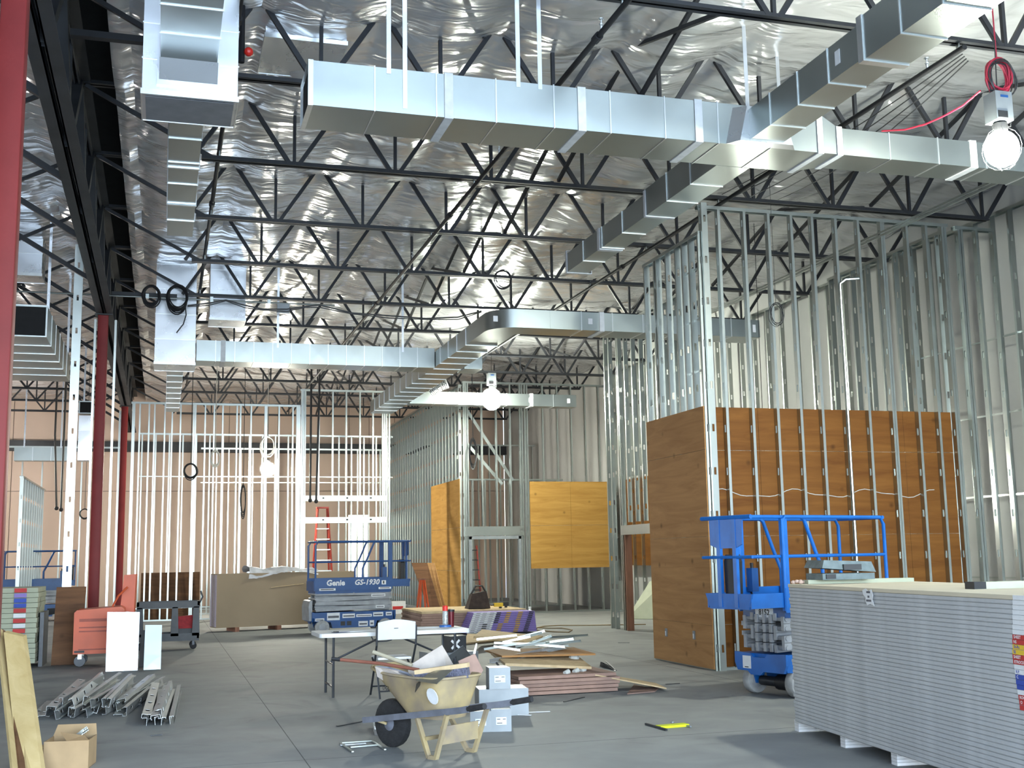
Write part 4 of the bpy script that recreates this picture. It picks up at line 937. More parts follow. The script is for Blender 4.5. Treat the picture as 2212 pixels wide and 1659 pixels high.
    for s in (-1, 1):
        q = MB(); q.box(.86, e1, *sorted((s*.335, s*.35)), .99, 1.15); B('toe_board', q, m_b)
        # guard rails
        ZR = 1.99
        q = MB(); q.tube([(-.86, s*.35, 1.2), (-.86, s*.35, ZR-.08), (-.80, s*.35, ZR), (.80, s*.35, ZR), (.84, s*.35, ZR-.05), (.84, s*.35, 1.2)], .022, 8); B('guard_rail', q, m_b, None, True)
        q = MB(); q.tube([(-.86, s*.35, 1.55), (.84, s*.35, 1.55)], .018, 8); B('mid_rail', q, m_b, None, True)
        q = MB(); q.tube([(e0, s*.325, 1.03), (e0, s*.325, 1.40), (e0+.10, s*.325, 1.60), (e0+.26, s*.325, ZR-.03), (e0+.32, s*.325, ZR), (e1, s*.325, ZR)], .022, 8); B('guard_rail', q, m_b, None, True)
        q = MB(); q.tube([(e0+.06, s*.325, 1.55), (e1, s*.325, 1.55)], .018, 8); B('mid_rail', q, m_b, None, True)
        q = MB(); q.box(e1-.03, e1+.012, *sorted((s*.10, s*.155)), 1.0, ZR-.02); B('end_post', q, m_b)
        q = MB(); q.box(.78, .87, *sorted((s*.33, s*.37)), .95, ZR-.02); B('hinge_post', q, m_b)
    q = MB(); q.tube([(e1, -.40, ZR), (e1, .40, ZR)], .024, 8); B('end_rail', q, m_b, None, True)
    q = MB(); q.tube([(e1, -.40, 1.55), (e1, .40, 1.55)], .018, 8); B('end_rail', q, m_b, None, True)
    q = MB(); q.tube([(-.86, -.35, ZR), (-.86, .35, ZR)], .022, 8); B('end_rail', q, m_b, None, True)
    q = MB(); q.prism([(e1-.006, -.27, ZR), (e1-.006, .27, ZR), (e1-.006, .25, ZR-.30), (e1-.006, .15, ZR-.34), (e1-.006, -.15, ZR-.34), (e1-.006, -.26, ZR-.30)], (.012, 0, 0)); B('end_plate', q, m_b)
    q = MB(); q.prism([(e1-.13, -.09, 1.10), (e1-.13, .09, 1.10), (e1-.13, .10, 1.5), (e1-.13, .07, 1.58), (e1-.13, -.07, 1.58), (e1-.13, -.10, 1.5)], (.09, 0, 0)); B('manual_case', q, M_BLACK)
    q = MB(); q.box(e0+.45, e0+.55, -.345, -.25, 1.15, 1.42); cb_ = B('control_box', q, m_d)
    q = MB(); q.tube([(e0+.5, -.3, 1.42), (e0+.5, -.3, 1.48)], .02, 8); B('joystick', q, M_BLACK, cb_)
    q = MB(); q.tube([(e0+.5, -.33, 1.15), (e0+.44, -.34, 1.05), (e0+.3, -.3, 1.04)], .012, 6); B('control_cable', q, M_BLACK, cb_)
    if brand:
        for x0, x1, z0_, z1_ in ((-.60, -.32, .30, .46), (-.26, .02, .34, .43), (.05, .40, .35, .41), (.43, .66, .35, .44), (.72, .86, .36, .44), (-.86, -.66, .29, .35), (.10, .31, .15, .26), (.35, .45, .15, .27), (.40, .72, .78, .84), (.5, .7, .53, .59)):
            q = MB(); q.box(x0, x1, -.363 if z0_ < .5 else -.324, -.36 if z0_ < .5 else -.321, z0_, z1_); st = B('decal', q, M_PAPER)
            q = MB(); yy_ = -.3645 if z0_ < .5 else -.3255; q.box(x0+.02, x1-.02, yy_, yy_+.001, z0_+.3*(z1_-z0_), z0_+.6*(z1_-z0_)); B('decal_print', q, mat('grey_print', (.12, .12, .14), .7), st)
        for x in (-.30, -.16): q = MB(); q.box(x, x+.10, -.364, -.36, .18, .27); B('switch_panel', q, M_BLACK)
    else:
        q = MB(); q.box(.936, .938, -.27, -.14, .30, .44); st = B('decal', q, M_PAPER)
        q = MB(); q.box(.938, .939, -.24, -.18, .31, .32); B('decal_print', q, M_BLACK, st)
        for z in (.66, .77): q = MB(); q.box(.70, .86, -.345, -.33, z, z+.05); B('arm_decal', q, M_LGREY)
    return t
lift('bright blue scissor lift with extended deck before the plywood partition', (7.36, 12.22, 0), math.radians(196), .50, M_BLUE, M_BLUED, number='8152')
lift('far blue scissor lift with white lettering beside the upright drywall', (4.02, 26.05, 0), math.radians(6), .42, M_BLUED, M_BLUED, brand=True)
p = fl(150, 1312); lift('distant blue scissor lift behind the leaning plywood at far left', (p.x-.2, 36.5, 0), math.radians(4), .2, M_BLUED, M_BLUED)

# ---- folding table, chair and what lies on it
t = thing('folding_table', 'long white folding table with dark metal legs', 'table', (2.70, 14.29, 0), math.radians(1))
q = MB(); hw, hd = .915, .37; pts = []
for cx, cy, a0 in ((1, -1, -90), (1, 1, 0), (-1, 1, 90), (-1, -1, 180)):
    for a in (0, 30, 60, 90):
        an = math.radians(a0+a); pts.append((cx*(hw-.05)+.05*math.cos(an), cy*(hd-.05)+.05*math.sin(an), .695))
q.prism(pts, (0, 0, .045)); q.build('tabletop', M_WHITE, t, off=False)
for s in (-1, 1):
    for y in (-.30, .30):
        q = MB(); q.tube([(s*.74, y, .69), (s*.74, y*.98, .03), (s*.74, y*.98, 0)], .016, 8); q.build('leg', M_DKMETAL, t, off=False)
    q = MB(); q.tube([(s*.74, -.30, .12), (s*.74, .30, .12)], .012, 8); q.build('leg_brace', M_DKMETAL, t, off=False)
    q = MB(); q.tube([(s*.74, 0, .38), (s*.10, 0, .66)], .012, 8); q.build('folding_strut', M_DKMETAL, t, off=False)
    q = MB(); q.tube([(s*.74, -.3, .38), (s*.74, .3, .38)], .010, 8); q.build('leg_brace', M_DKMETAL, t, off=False)
q = MB(); q.tube([(-.30, -.36, .69), (-.28, -.37, .645), (-.22, -.375, .63), (-.12, -.375, .63), (-.06, -.37, .645), (-.04, -.36, .69)], .009, 6); q.build('carry_handle', M_BLACK, t, off=False)
TZ = .74
t = thing('folding_chair', 'white folding chair pushed against the folding table', 'chair', (2.66, 13.86, 0), math.radians(2))
# backrest faces the viewer; seat goes under the table
q = MB()
def cb(u_, v_): 
    x = -.225+.45*u_; z = .66+.20*v_ + (.03*math.sin(PI*u_) if v_ > .5 else 0); return (x, -.16+.04*math.sin(PI*u_)-.02*v_, z)
q.grid(cb, 10, 4, (0, .018, 0)); br_ = q.build('backrest', M_WHITE, t, smooth=True, off=False)
q = MB(); q.box(-.025, .025, -.145, -.14, .785, .793); q.build('moulded_logo', M_DKMETAL, br_, off=False)
q = MB(); q.box(-.2, .2, -.06, .33, .425, .45); q.build('seat', M_WHITE, t, off=False)
for s in (-1, 1):
    q = MB(); q.tube([(s*.235, -.165, .82), (s*.235, -.15, .6), (s*.225, .05, .3), (s*.225, .25, 0)], .013, 8); q.build('leg', M_DKMETAL, t, off=False)
    q = MB(); q.tube([(s*.215, -.24, 0), (s*.215, -.10, .25), (s*.21, .22, .43)], .012, 8); q.build('leg', M_DKMETAL, t, off=False)
for yz in ((-.2, .08), (.2, .1)):
    q = MB(); q.tube([(-.22, yz[0], yz[1]), (.22, yz[0], yz[1])], .010, 6); q.build('stretcher', M_DKMETAL, t, off=False)
p = fl(984, 1347, TZ)
t = thing('spray_can', 'spray can with red cap on a blue lid at the table end', 'spray can', (3.40, 14.32, TZ))
q = MB(); q.lathe([(.075, 0), (.075, .03), (.06, .035)], (0, 0, 0), 16); q.build('blue_lid', mat('blue_plastic', (.03, .13, .4), .4), t, off=False)
q = MB(); q.lathe([(.033, .036), (.034, .04), (.034, .19), (.025, .205)], (0, 0, 0), 16); q.build('can_body', mat('can_grey_label', (.4, .42, .42), .4, .3, .5, 30), t, smooth=True, off=False)
q = MB(); q.lathe([(.034, .206), (.034, .262), (.028, .27)], (0, 0, 0), 14); q.build('cap', M_REDPL, t, off=False)
t = thing('tumbler', 'dark red insulated tumbler beside the spray can', 'cup', (3.50, 14.42, TZ))
q = MB(); q.lathe([(.036, 0), (.042, .19)], (0, 0, 0), 16); q.build('cup_body', mat('dark_red_metal', (.12, .008, .015), .3, .3), t, smooth=True, off=False)
q = MB(); q.lathe([(.045, .19), (.045, .215), (.02, .22)], (0, 0, 0), 16); q.build('cup_lid', M_BLACK, t, off=False)
for k, (x, y, a, s, lb) in enumerate(((2.25, 14.22, .2, .3, 'open drawing sheets on the left half of the white table'), (3.05, 14.45, -.1, .32, 'flat papers on the white table right of the chair'), (3.42, 14.14, .5, .14, 'folded paper at the right end of the white table'))):
    t = thing('paper_sheets', lb, 'paper', (x, y, TZ+.001), a)
    for j in range(3): q = MB(); q.box(-s+.02*j, s-.01*j, -.12+.01*j, .12, j*.003, j*.003+.002); q.build('sheet', M_PAPER, t, off=False)
t = thing('clipboard', 'dark clipboard under the papers on the white table', 'clipboard', (2.12, 14.12, TZ+.001), .5); q = MB(); q.box(-.16, .16, -.05, .05, 0, .006); q.build('board', mat('navy_board', (.03, .04, .1), .5), t, off=False); q = MB(); q.box(-.15, -.11, -.03, .03, .006, .016); q.build('clip', M_DKMETAL, t, off=False)

# ---- wheelbarrow
BO = V((2.26, 9.62, 0)); BA = math.radians(121)
t = thing('wheelbarrow', 'worn yellow wheelbarrow filled with scrap in the foreground', 'wheelbarrow', tuple(BO), BA)
Bq = lambda nm, q, m, par=None, sm=False: q.build(nm, m, par or t, smooth=sm, off=False)
def tray(u_, v_):
    a = 2*PI*u_; c, s = math.cos(a), math.sin(a); p_ = .45
    sx = math.copysign(abs(c)**p_, c); sy = math.copysign(abs(s)**p_, s)
    x = sx*(.20+(.44 if c > 0 else .10)*v_)+.06; y = sy*(.18+.10*v_); z = .30+.33*v_+(.06*v_*max(c, 0))
    return (x, y, z)
q = MB(); q.grid(tray, 40, 6); q.grid(lambda a, c: tuple(V(tray(a, c))*.0+V(((tray(a, c)[0]-.07)*.965+.07, tray(a, c)[1]*.96, tray(a, c)[2]+.008))), 40, 6)
q.add([tray(k/40, 0) for k in range(40)], [tuple(range(40))]); tr = Bq('tray', q, M_YEL, None, True)
q = MB(); q.tube([V(tray(k/40, 1))+V((0, 0, .004)) for k in range(40)], .012, 6, closed=True); Bq('rim', q, M_YEL, tr, True)
bt = text_mb('DGL', .045, lambda a, c: (.40-a, .272, .53+c), bold=.001)
Bq('marking', bt, M_BLACK, tr)
q = MB(); q.lathe([(.10, -.045), (.165, -.048), (.20, -.03), (.205, 0), (.20, .03), (.165, .048), (.10, .045)], (.62, 0, .205), 24, 'y'); wh = Bq('tyre', q, M_RUBBER, None, True)
q = MB(); q.lathe([(.02, -.06), (.04, -.05), (.11, -.035), (.11, .035), (.04, .05), (.02, .06)], (.62, 0, .205), 14, 'y'); Bq('hub', q, M_BARRS, wh, True)
for s in (-1, 1):
    q = MB(); q.bar((.86, s*.12, .22), (-.45, s*.24, .41), .035, .05); q.bar((-.45, s*.24, .41), (-.55, s*.25, .43), .035, .05); Bq('handle', q, M_BARRS)
    q = MB(); q.tube([(-.54, s*.25, .428), (-.74, s*.275, .465)], .024, 8); Bq('grip', q, M_RUBBER)
    q = MB(); q.bar((.12, s*.18, .30), (-.06, s*.22, .01), .035, .03); q.bar((-.06, s*.22, .015), (-.14, s*.22, .015), .035, .03); q.bar((-.14, s*.22, .01), (-.28, s*.23, .36), .035, .03); Bq('leg', q, M_YEL)
    q = MB(); q.bar((.62, s*.07, .205), (.70, s*.135, .24), .03, .02); Bq('axle_bracket', q, M_YEL)
q = MB(); q.box(-.20, -.18, -.21, .21, .12, .26); Bq('cross_brace', q, M_YEL)
q = MB(); q.bar((.0, -.2, .15), (.0, .2, .15), .02, .03); Bq('cross_brace', q, M_YEL)
MBW = Matrix.LocRotScale(BO, Matrix.Rotation(BA, 3, 'Z'), None)
def L(p): return MBW @ V(p)
# scrap in the barrow
def scrap(name, label, cat, m, pts, ext):
    q = MB(); q.prism([V(p) for p in pts], V(ext)); return tag(q.build(name, m), label, cat)
Yb = 9.9
scrap('drywall_scrap', 'broken triangular drywall piece standing in the wheelbarrow', 'scrap', mat('dusty_drywall', (.46, .40, .36), .85, 0, .15, 6), [ay(880, 1440, Yb+.1), ay(955, 1393, Yb+.1), ay(982, 1440, Yb+.15), ay(975, 1500, Yb+.1), ay(890, 1500, Yb+.05)], (.0, .013, 0))
scrap('drywall_scrap', 'ragged drywall piece at the front of the wheelbarrow', 'scrap', MATS['dusty_drywall'], [ay(810, 1440, Yb-.05), ay(840, 1446, Yb-.1), ay(885, 1455, Yb-.05), ay(893, 1476, Yb), ay(860, 1490, Yb), ay(815, 1462, Yb)], (.01, .013, .002))
scrap('drywall_scrap', 'pinkish drywall scrap at the back of the wheelbarrow', 'scrap', M_PINK, [ay(990, 1428, Yb-.2), ay(1026, 1412, Yb-.2), ay(1044, 1448, Yb-.2), ay(1030, 1470, Yb-.2), ay(1005, 1480, Yb-.2)], (0, .013, 0))
scrap('metal_strip', 'upright bent metal strip at the back of the wheelbarrow', 'scrap', M_GALV, [ay(1022, 1412, Yb-.15), ay(1028, 1390, Yb-.15), ay(1031, 1390, Yb-.15), ay(1027, 1412, Yb-.15)], (0, .003, 0))
q = MB(); a = ay(898, 1452, Yb-.22); c = ay(1012, 1436, Yb-.45)
t = thing('push_broom', 'push broom head with wooden block lying in the wheelbarrow', 'broom', tuple(a)); d = (c-a)
q.bar(a, c, .07, .035); q.build('broom_block', M_PLY_D, t)
q = MB(); q.bar(a+V((0, 0, -.06)), c+V((0, 0, -.06)), .075, .085); q.build('bristles', mat('grey_violet_bristles', (.115, .115, .16), .9, 0, .3, 60, bump=.5, bscale=90), t)
q = MB(); q.tube([ay(905, 1447, Yb-.2), ay(820, 1433, Yb), ay(735, 1425, Yb+.1)], .014, 8); q.build('broom_handle', mat('red_brown_handle', (.20, .07, .045), .5), t, smooth=True)
q = MB(); q.tube([ay(735, 1425, Yb+.1), ay(716, 1423, Yb+.12)], .016, 8); q.build('handle_tip', M_BLACK, t)
q = MB(); q.tube([ay(890, 1438, Yb), ay(806, 1408, Yb+.2)], .017, 8); tag(q.build('wooden_pole', mat('pale_handle', (.40, .36, .27), .6)), 'pale tool handle sticking out of the wheelbarrow', 'handle')
q = MB(); q.tube([ay(893, 1465, Yb-.15), ay(880, 1455, Yb-.1), ay(840, 1443, Yb), ay(812, 1441, Yb)], .012, 6); tag(q.build('bent_rod', M_BARRS), 'bent grey rod lying across the wheelbarrow front', 'rod')
t = thing('bent_bracket', 'bent sheet metal bracket hooked over the wheelbarrow side', 'bracket', tuple(ay(985, 1480, Yb-.4)))
Yk = 9.42
P = [L((-.02, .10, .68)), L((-.24, .12, .70)), L((-.28, .34, .61)), L((-.04, .34, .62))]
q = MB(); q.hexa(P+[p+V((0, 0, .004)) for p in P]); q.build('top_plate', M_GALV, t)
P = [L((.03, .14, .66)), L((-.02, .12, .68)), L((-.05, .345, .60)), L((-.02, .335, .53))]; q = MB(); q.hexa(P+[p+V((.003, -.003, 0)) for p in P]); q.build('flange', M_DKMETAL, t)
q = MB(); q.prism([L((-.15+.062*math.cos(2*PI*k/14), .262+.022*math.sin(2*PI*k/14), .50+.066*math.sin(2*PI*k/14))) for k in range(14)], L((0, .004, 0))-L((0, 0, 0))); tag(q.build('round_label', M_PAPER), 'round torn white label on the wheelbarrow side', 'label')

# ---- grey steel junction boxes
def ebox(label, c, sx, sy, sz, rz, lab=True, m=None):
    t = thing('steel_box', label, 'box', tuple(c), rz, 'grey steel electrical boxes')
    q = MB(); q.box(-sx/2, sx/2, -sy/2, sy/2, 0, sz); q.build('box_body', m or M_GREYBOX, t, off=False)
    q = MB(); q.box(-sx/2-.004, sx/2+.004, -sy/2-.008, -sy/2, -.0+.004, sz+.004); q.build('cover', m or M_GREYBOX, t, off=False)
    if lab:
        q = MB(); q.box(-sx*.27, sx*.27, -sy/2-.010, -sy/2-.008, sz*.32, sz*.66); lb = q.build('paper_label', M_PAPER, t, off=False)
        for x0, x1, z0_ in ((-.22, -.05, .56), (.08, .23, .56), (-.22, .05, .38)):
            q = MB(); q.box(sx*x0, sx*x1, -sy/2-.011, -sy/2-.010, sz*z0_, sz*(z0_+.03)); q.build('print', M_BLACK, lb, off=False)
    return t
ebox('left one of two grey labelled steel boxes beside the wheelbarrow', (2.90, 10.82, 0), .185, .3, .185, math.radians(-14))
ebox('right one of two grey labelled steel boxes beside the wheelbarrow', (3.085, 10.775, 0), .18, .3, .20, math.radians(-14))
ebox('pale labelled steel box raised behind the wheelbarrow', (3.34, 11.75, .27), .21, .28, .21, math.radians(-8))
ebox('long grey box lying under the pale labelled box', (3.40, 11.85, 0), .50, .40, .265, math.radians(-8), lab=False)
ebox('white labelled box with a taped cross behind the table leg', (3.72, 15.15, .38), .2, .25, .2, .25, lab=False, m=M_DKMETAL)
t = thing('taped_cross', 'white taped cross on the dark box behind the table', 'tape', (3.70, 15.01, .48), .25)
for a in (.7, -.75): q = MB(); q.box(-.08, .08, -.003, 0, -.015, .015); q.v = [tuple(Matrix.Rotation(a, 3, 'Y') @ V(p)) for p in q.v]; q.build('tape_strip', M_PAPER, t, off=False)
ebox('grey ducting box standing behind the table', (3.66, 15.25, 0), .62, .5, .375, .2, lab=False)
scrap('sheet_metal_piece', 'tilted grey duct panel propped behind the wheelbarrow', 'panel', M_GREYBOX, [fl(935, 1440, .35), fl(1000, 1395, .55), fl(1018, 1418, .35), fl(960, 1452, .15)], (0, 0, .006))
scrap('sheet_metal_piece', 'bright bent sheet metal behind the wheelbarrow wheel', 'sheet metal', M_DUCTW, [fl(806, 1580), fl(838, 1588), fl(838, 1530, .22), fl(815, 1540, .18)], (.01, .02, 0))
scrap('sheet_metal_piece', 'lower bright sheet metal flap on the floor by the wheelbarrow wheel', 'sheet metal', M_DUCTW, [fl(809, 1588), fl(840, 1590), fl(842, 1575), fl(806, 1572)], (0, 0, .05))

# ---- mixed pile right of the wheelbarrow
for k in range(5):
    z = .012+k*.042; c = fl(1085+rnd.uniform(-6, 6), 1490); q = MB()
    a = V((3.96+rnd.uniform(-.05, .05), 13.15+rnd.uniform(-.04, .04), 0)); q.box(a.x, a.x+1.25+rnd.uniform(-.05, .05), a.y, a.y+.8, z, z+.036)
    tag(q.build('fibreboard', M_PINK), 'pinkish-brown board in the low scrap pile, %s from the floor' % ORD[k], 'board', 'pinkish boards in the scrap pile')
sheet_obj('plywood_sheet', 'tan plywood sheet sloping off the scrap pile to the floor', 'plywood', M_PLY_D, [(4.9, 13.2, .20), (5.75, 12.95, .02), (5.85, 13.5, .02), (4.9, 13.95, .20)], .014)
sheet_obj('plywood_sheet', 'pale plywood sheet on top of the scrap pile', 'plywood', M_PLY_D, [(3.90, 13.4, .33), (5.0, 13.45, .24), (5.05, 14.2, .34), (3.95, 14.2, .40)], .03)
sheet_obj('plywood_sheet', 'upper board under the metal offcuts of the scrap pile', 'plywood', M_PLY_A, [(3.95, 13.7, .40), (5.15, 13.7, .38), (5.15, 14.5, .40), (3.95, 14.5, .42)], .022)
q = MB()
for k in range(18):
    x = 4.0+rnd.uniform(0, 1.0); y = 13.8+rnd.uniform(0, .7); a = rnd.uniform(-.5, .5); Ls = rnd.uniform(.25, .7); z = .47+rnd.uniform(0, .12)
    p0 = V((x-Ls/2*math.cos(a), y-Ls/2*math.sin(a), z)); p1 = V((x+Ls/2*math.cos(a), y+Ls/2*math.sin(a), z+rnd.uniform(-.06, .08)))
    q = MB(); q.bar(p0, p1, .035, .003); q.bar(p0+V((0, .017, .012)), p1+V((0, .017, .012)), .003, .024); 
    tag(q.build('metal_offcut', M_GALV), 'thin metal offcut tangled on top of the scrap pile', 'offcut', 'metal offcuts on the scrap pile')
q = MB(); q.bar(ay(1060, 1433, 13.6), ay(1220, 1400, 14.2), .10, .004); q.bar(ay(1060, 1433, 13.6)+V((0, .05, .02)), ay(1220, 1400, 14.2)+V((0, .05, .02)), .004, .05); tag(q.build('bent_channel', M_DUCTW), 'long bright bent channel across the scrap pile', 'channel')
q = MB(); q.tube([ay(1072, 1431, 13.25), fl(1094, 1462, .23)], .012, 6); tag(q.build('black_rod', M_BLACK), 'short black rod leaning on the scrap pile', 'rod')
q = MB(); q.ball(ay(1240, 1420, 13.9), .07, 10, 6, .7); tag(q.build('plastic_bag', mat('clear_film', (.6, .62, .6), .15, 0, .1, 9)), 'small clear plastic bag on the scrap pile edge', 'bag')
for k, (x, y) in enumerate(((1240, 1452), (1220, 1455), (1255, 1450))):
    c = fl(x, y, .22); q = MB(); q.tube([c, c+V((.06, .03, .02))], .03, 10); tag(q.build('plastic_bottle', MATS['clear_film'], smooth=True), ('clear bottle lying on the boards of the scrap pile', 'crushed cup beside the clear bottle', 'second clear bottle nearest the plywood slope')[k], 'bottle')
scrap('angle_iron', 'small dark steel angle bracket right of the scrap pile', 'bracket', M_DKMETAL, [fl(1298, 1440), fl(1330, 1449), fl(1329, 1444, .02), fl(1300, 1430, .08)], (0, .05, 0))
q = MB(); q.tube([fl(1308, 1428, .10), fl(1331, 1448, .01)], .008, 5); tag(q.build('steel_rod', M_DKMETAL), 'thin steel rod propped on the dark bracket', 'rod')
scrap('paper_sheet', 'torn grey paper lying right of the plywood slope', 'paper', M_PINK, [fl(1355, 1500), fl(1415, 1495), fl(1428, 1483), fl(1400, 1488), fl(1370, 1480)], (0, 0, .012))
# floor tool with fluorescent yellow
a, c = fl(1422, 1573), fl(1483, 1568)
t = thing('layout_tool', 'fluorescent yellow tool with grey ends on the bare floor', 'tool', tuple(a)); q = MB(); q.bar(a+V((0, 0, .012)), c+V((0, 0, .012)), .10, .022); q.build('yellow_body', M_FYEL, t)
q = MB(); q.bar(fl(1395, 1566)+V((0, 0, .01)), fl(1440, 1579)+V((0, 0, .01)), .02, .018); q.build('grey_arm', M_DKMETAL, t); q = MB(); q.bar(fl(1470, 1566)+V((0, 0, .01)), fl(1492, 1572)+V((0, 0, .01)), .02, .012); q.build('grey_arm', M_GREYBOX, t)
q = MB(); q.ball(fl(1453, 1560, .03), .02, 8, 5, .6); q.build('knob', M_GREYBOX, t)

# ---- boards in the middle distance
t0_ = V((6.05, 24.2, 0)); t = thing('board_stack', 'low stack of brown boards in front of the double door', 'board stack', tuple(t0_))
for k in range(9):
    q = MB(); q.box(5.3+rnd.uniform(-.02, .02), 7.6+rnd.uniform(-.02, .02), 24.45+rnd.uniform(-.02, .02), 26.6, .03+k*.05, .03+k*.05+.046); q.build('board', M_PLY_D if k == 8 else M_PINK, t)
# purple taped board bundle: boards each with tape ends facing the viewer
for k in range(11):
    z = .035+k*.038; x0_ = 6.28-.012*(10-k)*1.5; q = MB(); q.box(x0_, 7.62, 23.75+.012*k, 24.40, z, z+.034)
    o = tag(q.build('boxed_board', M_PURPLE), 'purple and white taped board in the bundle before the double door, %s from the floor' % ORD[k], 'board', 'purple taped boards')
    q = MB(); q.box(x0_-.002, x0_+.50, 23.746+.012*k, 23.75+.012*k, z+.001, z+.033); q.build('white_tape', M_PAPER, o)
    for x, m in (((.28 if k < 5 else .50), M_BLACK), ((.62 if k < 5 else .72), M_GOLD), ((1.0 if k < 5 else .98), M_GOLD), (1.22, M_BLACK)):
        q = MB(); q.box(x0_+x, x0_+x+.10, 23.744+.012*k, 23.748+.012*k, z+.006, z+.028); q.build('tape_print', m, o)
    for x in (.06, .2, .36): q = MB(); q.box(x0_+x, x0_+x+.09, 23.744+.012*k, 23.746+.012*k, z+.013, z+.022); q.build('tape_print', mat('grey_print', (.12, .12, .14), .7), o)
sheet_obj('plywood_sheet', 'tan plywood offcut tilted on the floor before the purple bundle', 'plywood', M_PLY_D, [fl(1022, 1379, .24), fl(1140, 1391, .02), fl(1172, 1378, .02), fl(1040, 1364, .24)], .04)
sheet_obj('plywood_sheet', 'second plywood offcut lying flat under the tilted one', 'plywood', M_PLY_D, [fl(1000, 1393, .01), fl(1085, 1385, .01), fl(1100, 1374, .01), fl(1010, 1372, .01)], .03)
t = thing('tool_bag', 'dark open tool bag on the board stack before the double door', 'tool bag', (6.75, 25.1, .48))
q = MB(); q.hexa([(6.45, 24.95, .485), (6.95, 24.95, .485), (6.95, 25.3, .485), (6.45, 25.3, .485), (6.55, 25.02, .80), (6.88, 25.02, .86), (6.88, 25.22, .86), (6.55, 25.22, .80)]); q.build('bag_body', mat('dark_brown_canvas', (.05, .035, .03), .9, 0, .3, 9), t)
q = MB(); q.tube([(6.55, 25.1, .80), (6.65, 25.05, .98), (6.8, 25.08, .97), (6.88, 25.1, .84)], .02, 6); q.build('handle', M_BLACK, t)
for k, (x, y, m, lb) in enumerate(((7.1, 24.85, M_FYEL if False else M_YELP, 'small yellow drill lying beside the dark tool bag'), (7.3, 25.1, M_BLACK, 'black power tool lying on the board stack'))):
    t = thing('power_tool', lb, 'tool', (x, y, .48)); q = MB(); q.box(x-.10, x+.10, y-.04, y+.04, .52, .60); q.build('tool_body', m, t); q = MB(); q.box(x+.02, x+.07, y-.03, y+.03, .484, .53); q.build('battery', M_BLACK, t)
    q = MB(); q.cyl((x-.10, y, .56), (x-.18, y, .56), .02, 8); q.build('chuck', M_DKMETAL, t)
q = MB(); q.lathe([(.06, 0), (.06, .12), (.03, .17), (.03, .2), (.04, .21), (.04, .24)], fl(1145, 1330)+V((0, 0, 0)), 12); tag(q.build('spray_bottle', M_WHITE), 'white spray bottle standing by the golden panel wall', 'bottle')
# plywood leaning with an orange trestle
a, c = fl(955, 1356), fl(963, 1352)
lean_b = [((6.15, 28.2), (7.02, 27.6)), ((6.22, 28.4), (7.13, 27.8)), ((6.3, 28.6), (7.22, 28.0))]
for k in range(3):
    B0 = ay(938+k*7, 1352, 28.4+.2*k); B1 = ay(961+k*5, 1349, 28.2+.2*k); T0 = ay(889+k*4, 1216, 29.3+.12*k); T1 = ay(923+k*8, 1216, 29.1+.12*k)
    B0.z = .0; B1.z = .0
    lean_board('plywood_sheet', '%s of the leaning plywood sheets behind the orange trestle' % ('front', 'middle', 'rear')[k], 'plywood', M_PLY_A if k else M_PLY_E, B0, B1, T0, T1, .018, 'leaning plywood by the trestle')
t = thing('trestle', 'orange steel trestle standing before the leaning plywood', 'trestle', tuple(fl(915, 1352)))
Pt = ay(912, 1252, 27.8)
for px_, py_ in ((897, 1352), (906, 1352), (922, 1349), (931, 1350)):
    f_ = fl(px_, py_); q = MB(); q.bar(V((f_.x, f_.y, 0)), Pt+V(((px_-914)*.003, 0, 0)), .04, .03); q.build('leg', M_ORANGE, t)
q = MB(); q.bar(Pt-V((.08, 0, -.01)), Pt+V((.08, 0, .01)), .10, .04); q.build('top_beam', M_TIMBR2, t)
q = MB(); q.bar(fl(895, 1353)+V((0, 0, .03)), fl(933, 1350)+V((0, 0, .03)), .03, .03); q.build('floor_rail', M_ORANGE, t)
t = thing('cardboard_carton', 'white carton with red print by the receding stud wall', 'carton', tuple(fl(862, 1328)))
c = fl(862, 1326); q = MB(); q.box(c.x-.2, c.x+.2, c.y, c.y+.3, 0, .36); q.build('carton_body', M_PAPER, t); q = MB(); q.box(c.x-.19, c.x+.12, c.y-.003, c.y, .13, .22); q.build('red_print', M_RIM, t)
# upright drywall sheets on edge with crumpled plastic
M_ENDS = mat('pink_end_tape', (.42, .36, .42), .8, 0, .3, 30, stretch=(30, 30, 1))
UPR = Matrix.Translation((1.24, 27.75, 0)) @ Matrix.Rotation(math.radians(13), 4, 'Z') @ Matrix.Translation((-1.24, -27.75, 0))
for k in range(13):
    y0_ = 27.75+k*.05; q = MB(); xo = rnd.uniform(-.03, .03)
    q.box(1.24+xo, 4.6+xo, y0_, y0_+.04, .10, 1.32)
    q.v = [tuple(UPR @ V(p)) for p in q.v]
    o = tag(q.build('drywall_sheet', M_GYPBACK), 'front brown-backed drywall sheet of the upright row on the cart' if k == 0 else 'drywall sheet standing on edge behind the front brown one, left end pink', 'drywall', None if k == 0 else 'upright drywall sheets')
    q = MB(); q.box(1.236+xo, 1.242+xo, y0_+.001, y0_+.039, .12, 1.30); q.v = [tuple(UPR @ V(p)) for p in q.v]; q.build('end_tape', M_ENDS, o)
for x in (1.7, 2.7, 4.1):
    q = MB(); q.box(x-.05, x+.05, 27.7, 28.4, 0, .10); q.v = [tuple(UPR @ V(p)) for p in q.v]; tag(q.build('timber_skid', M_TIMBR2), 'timber skid under the upright drywall sheets', 'skid', 'skids under the upright drywall')
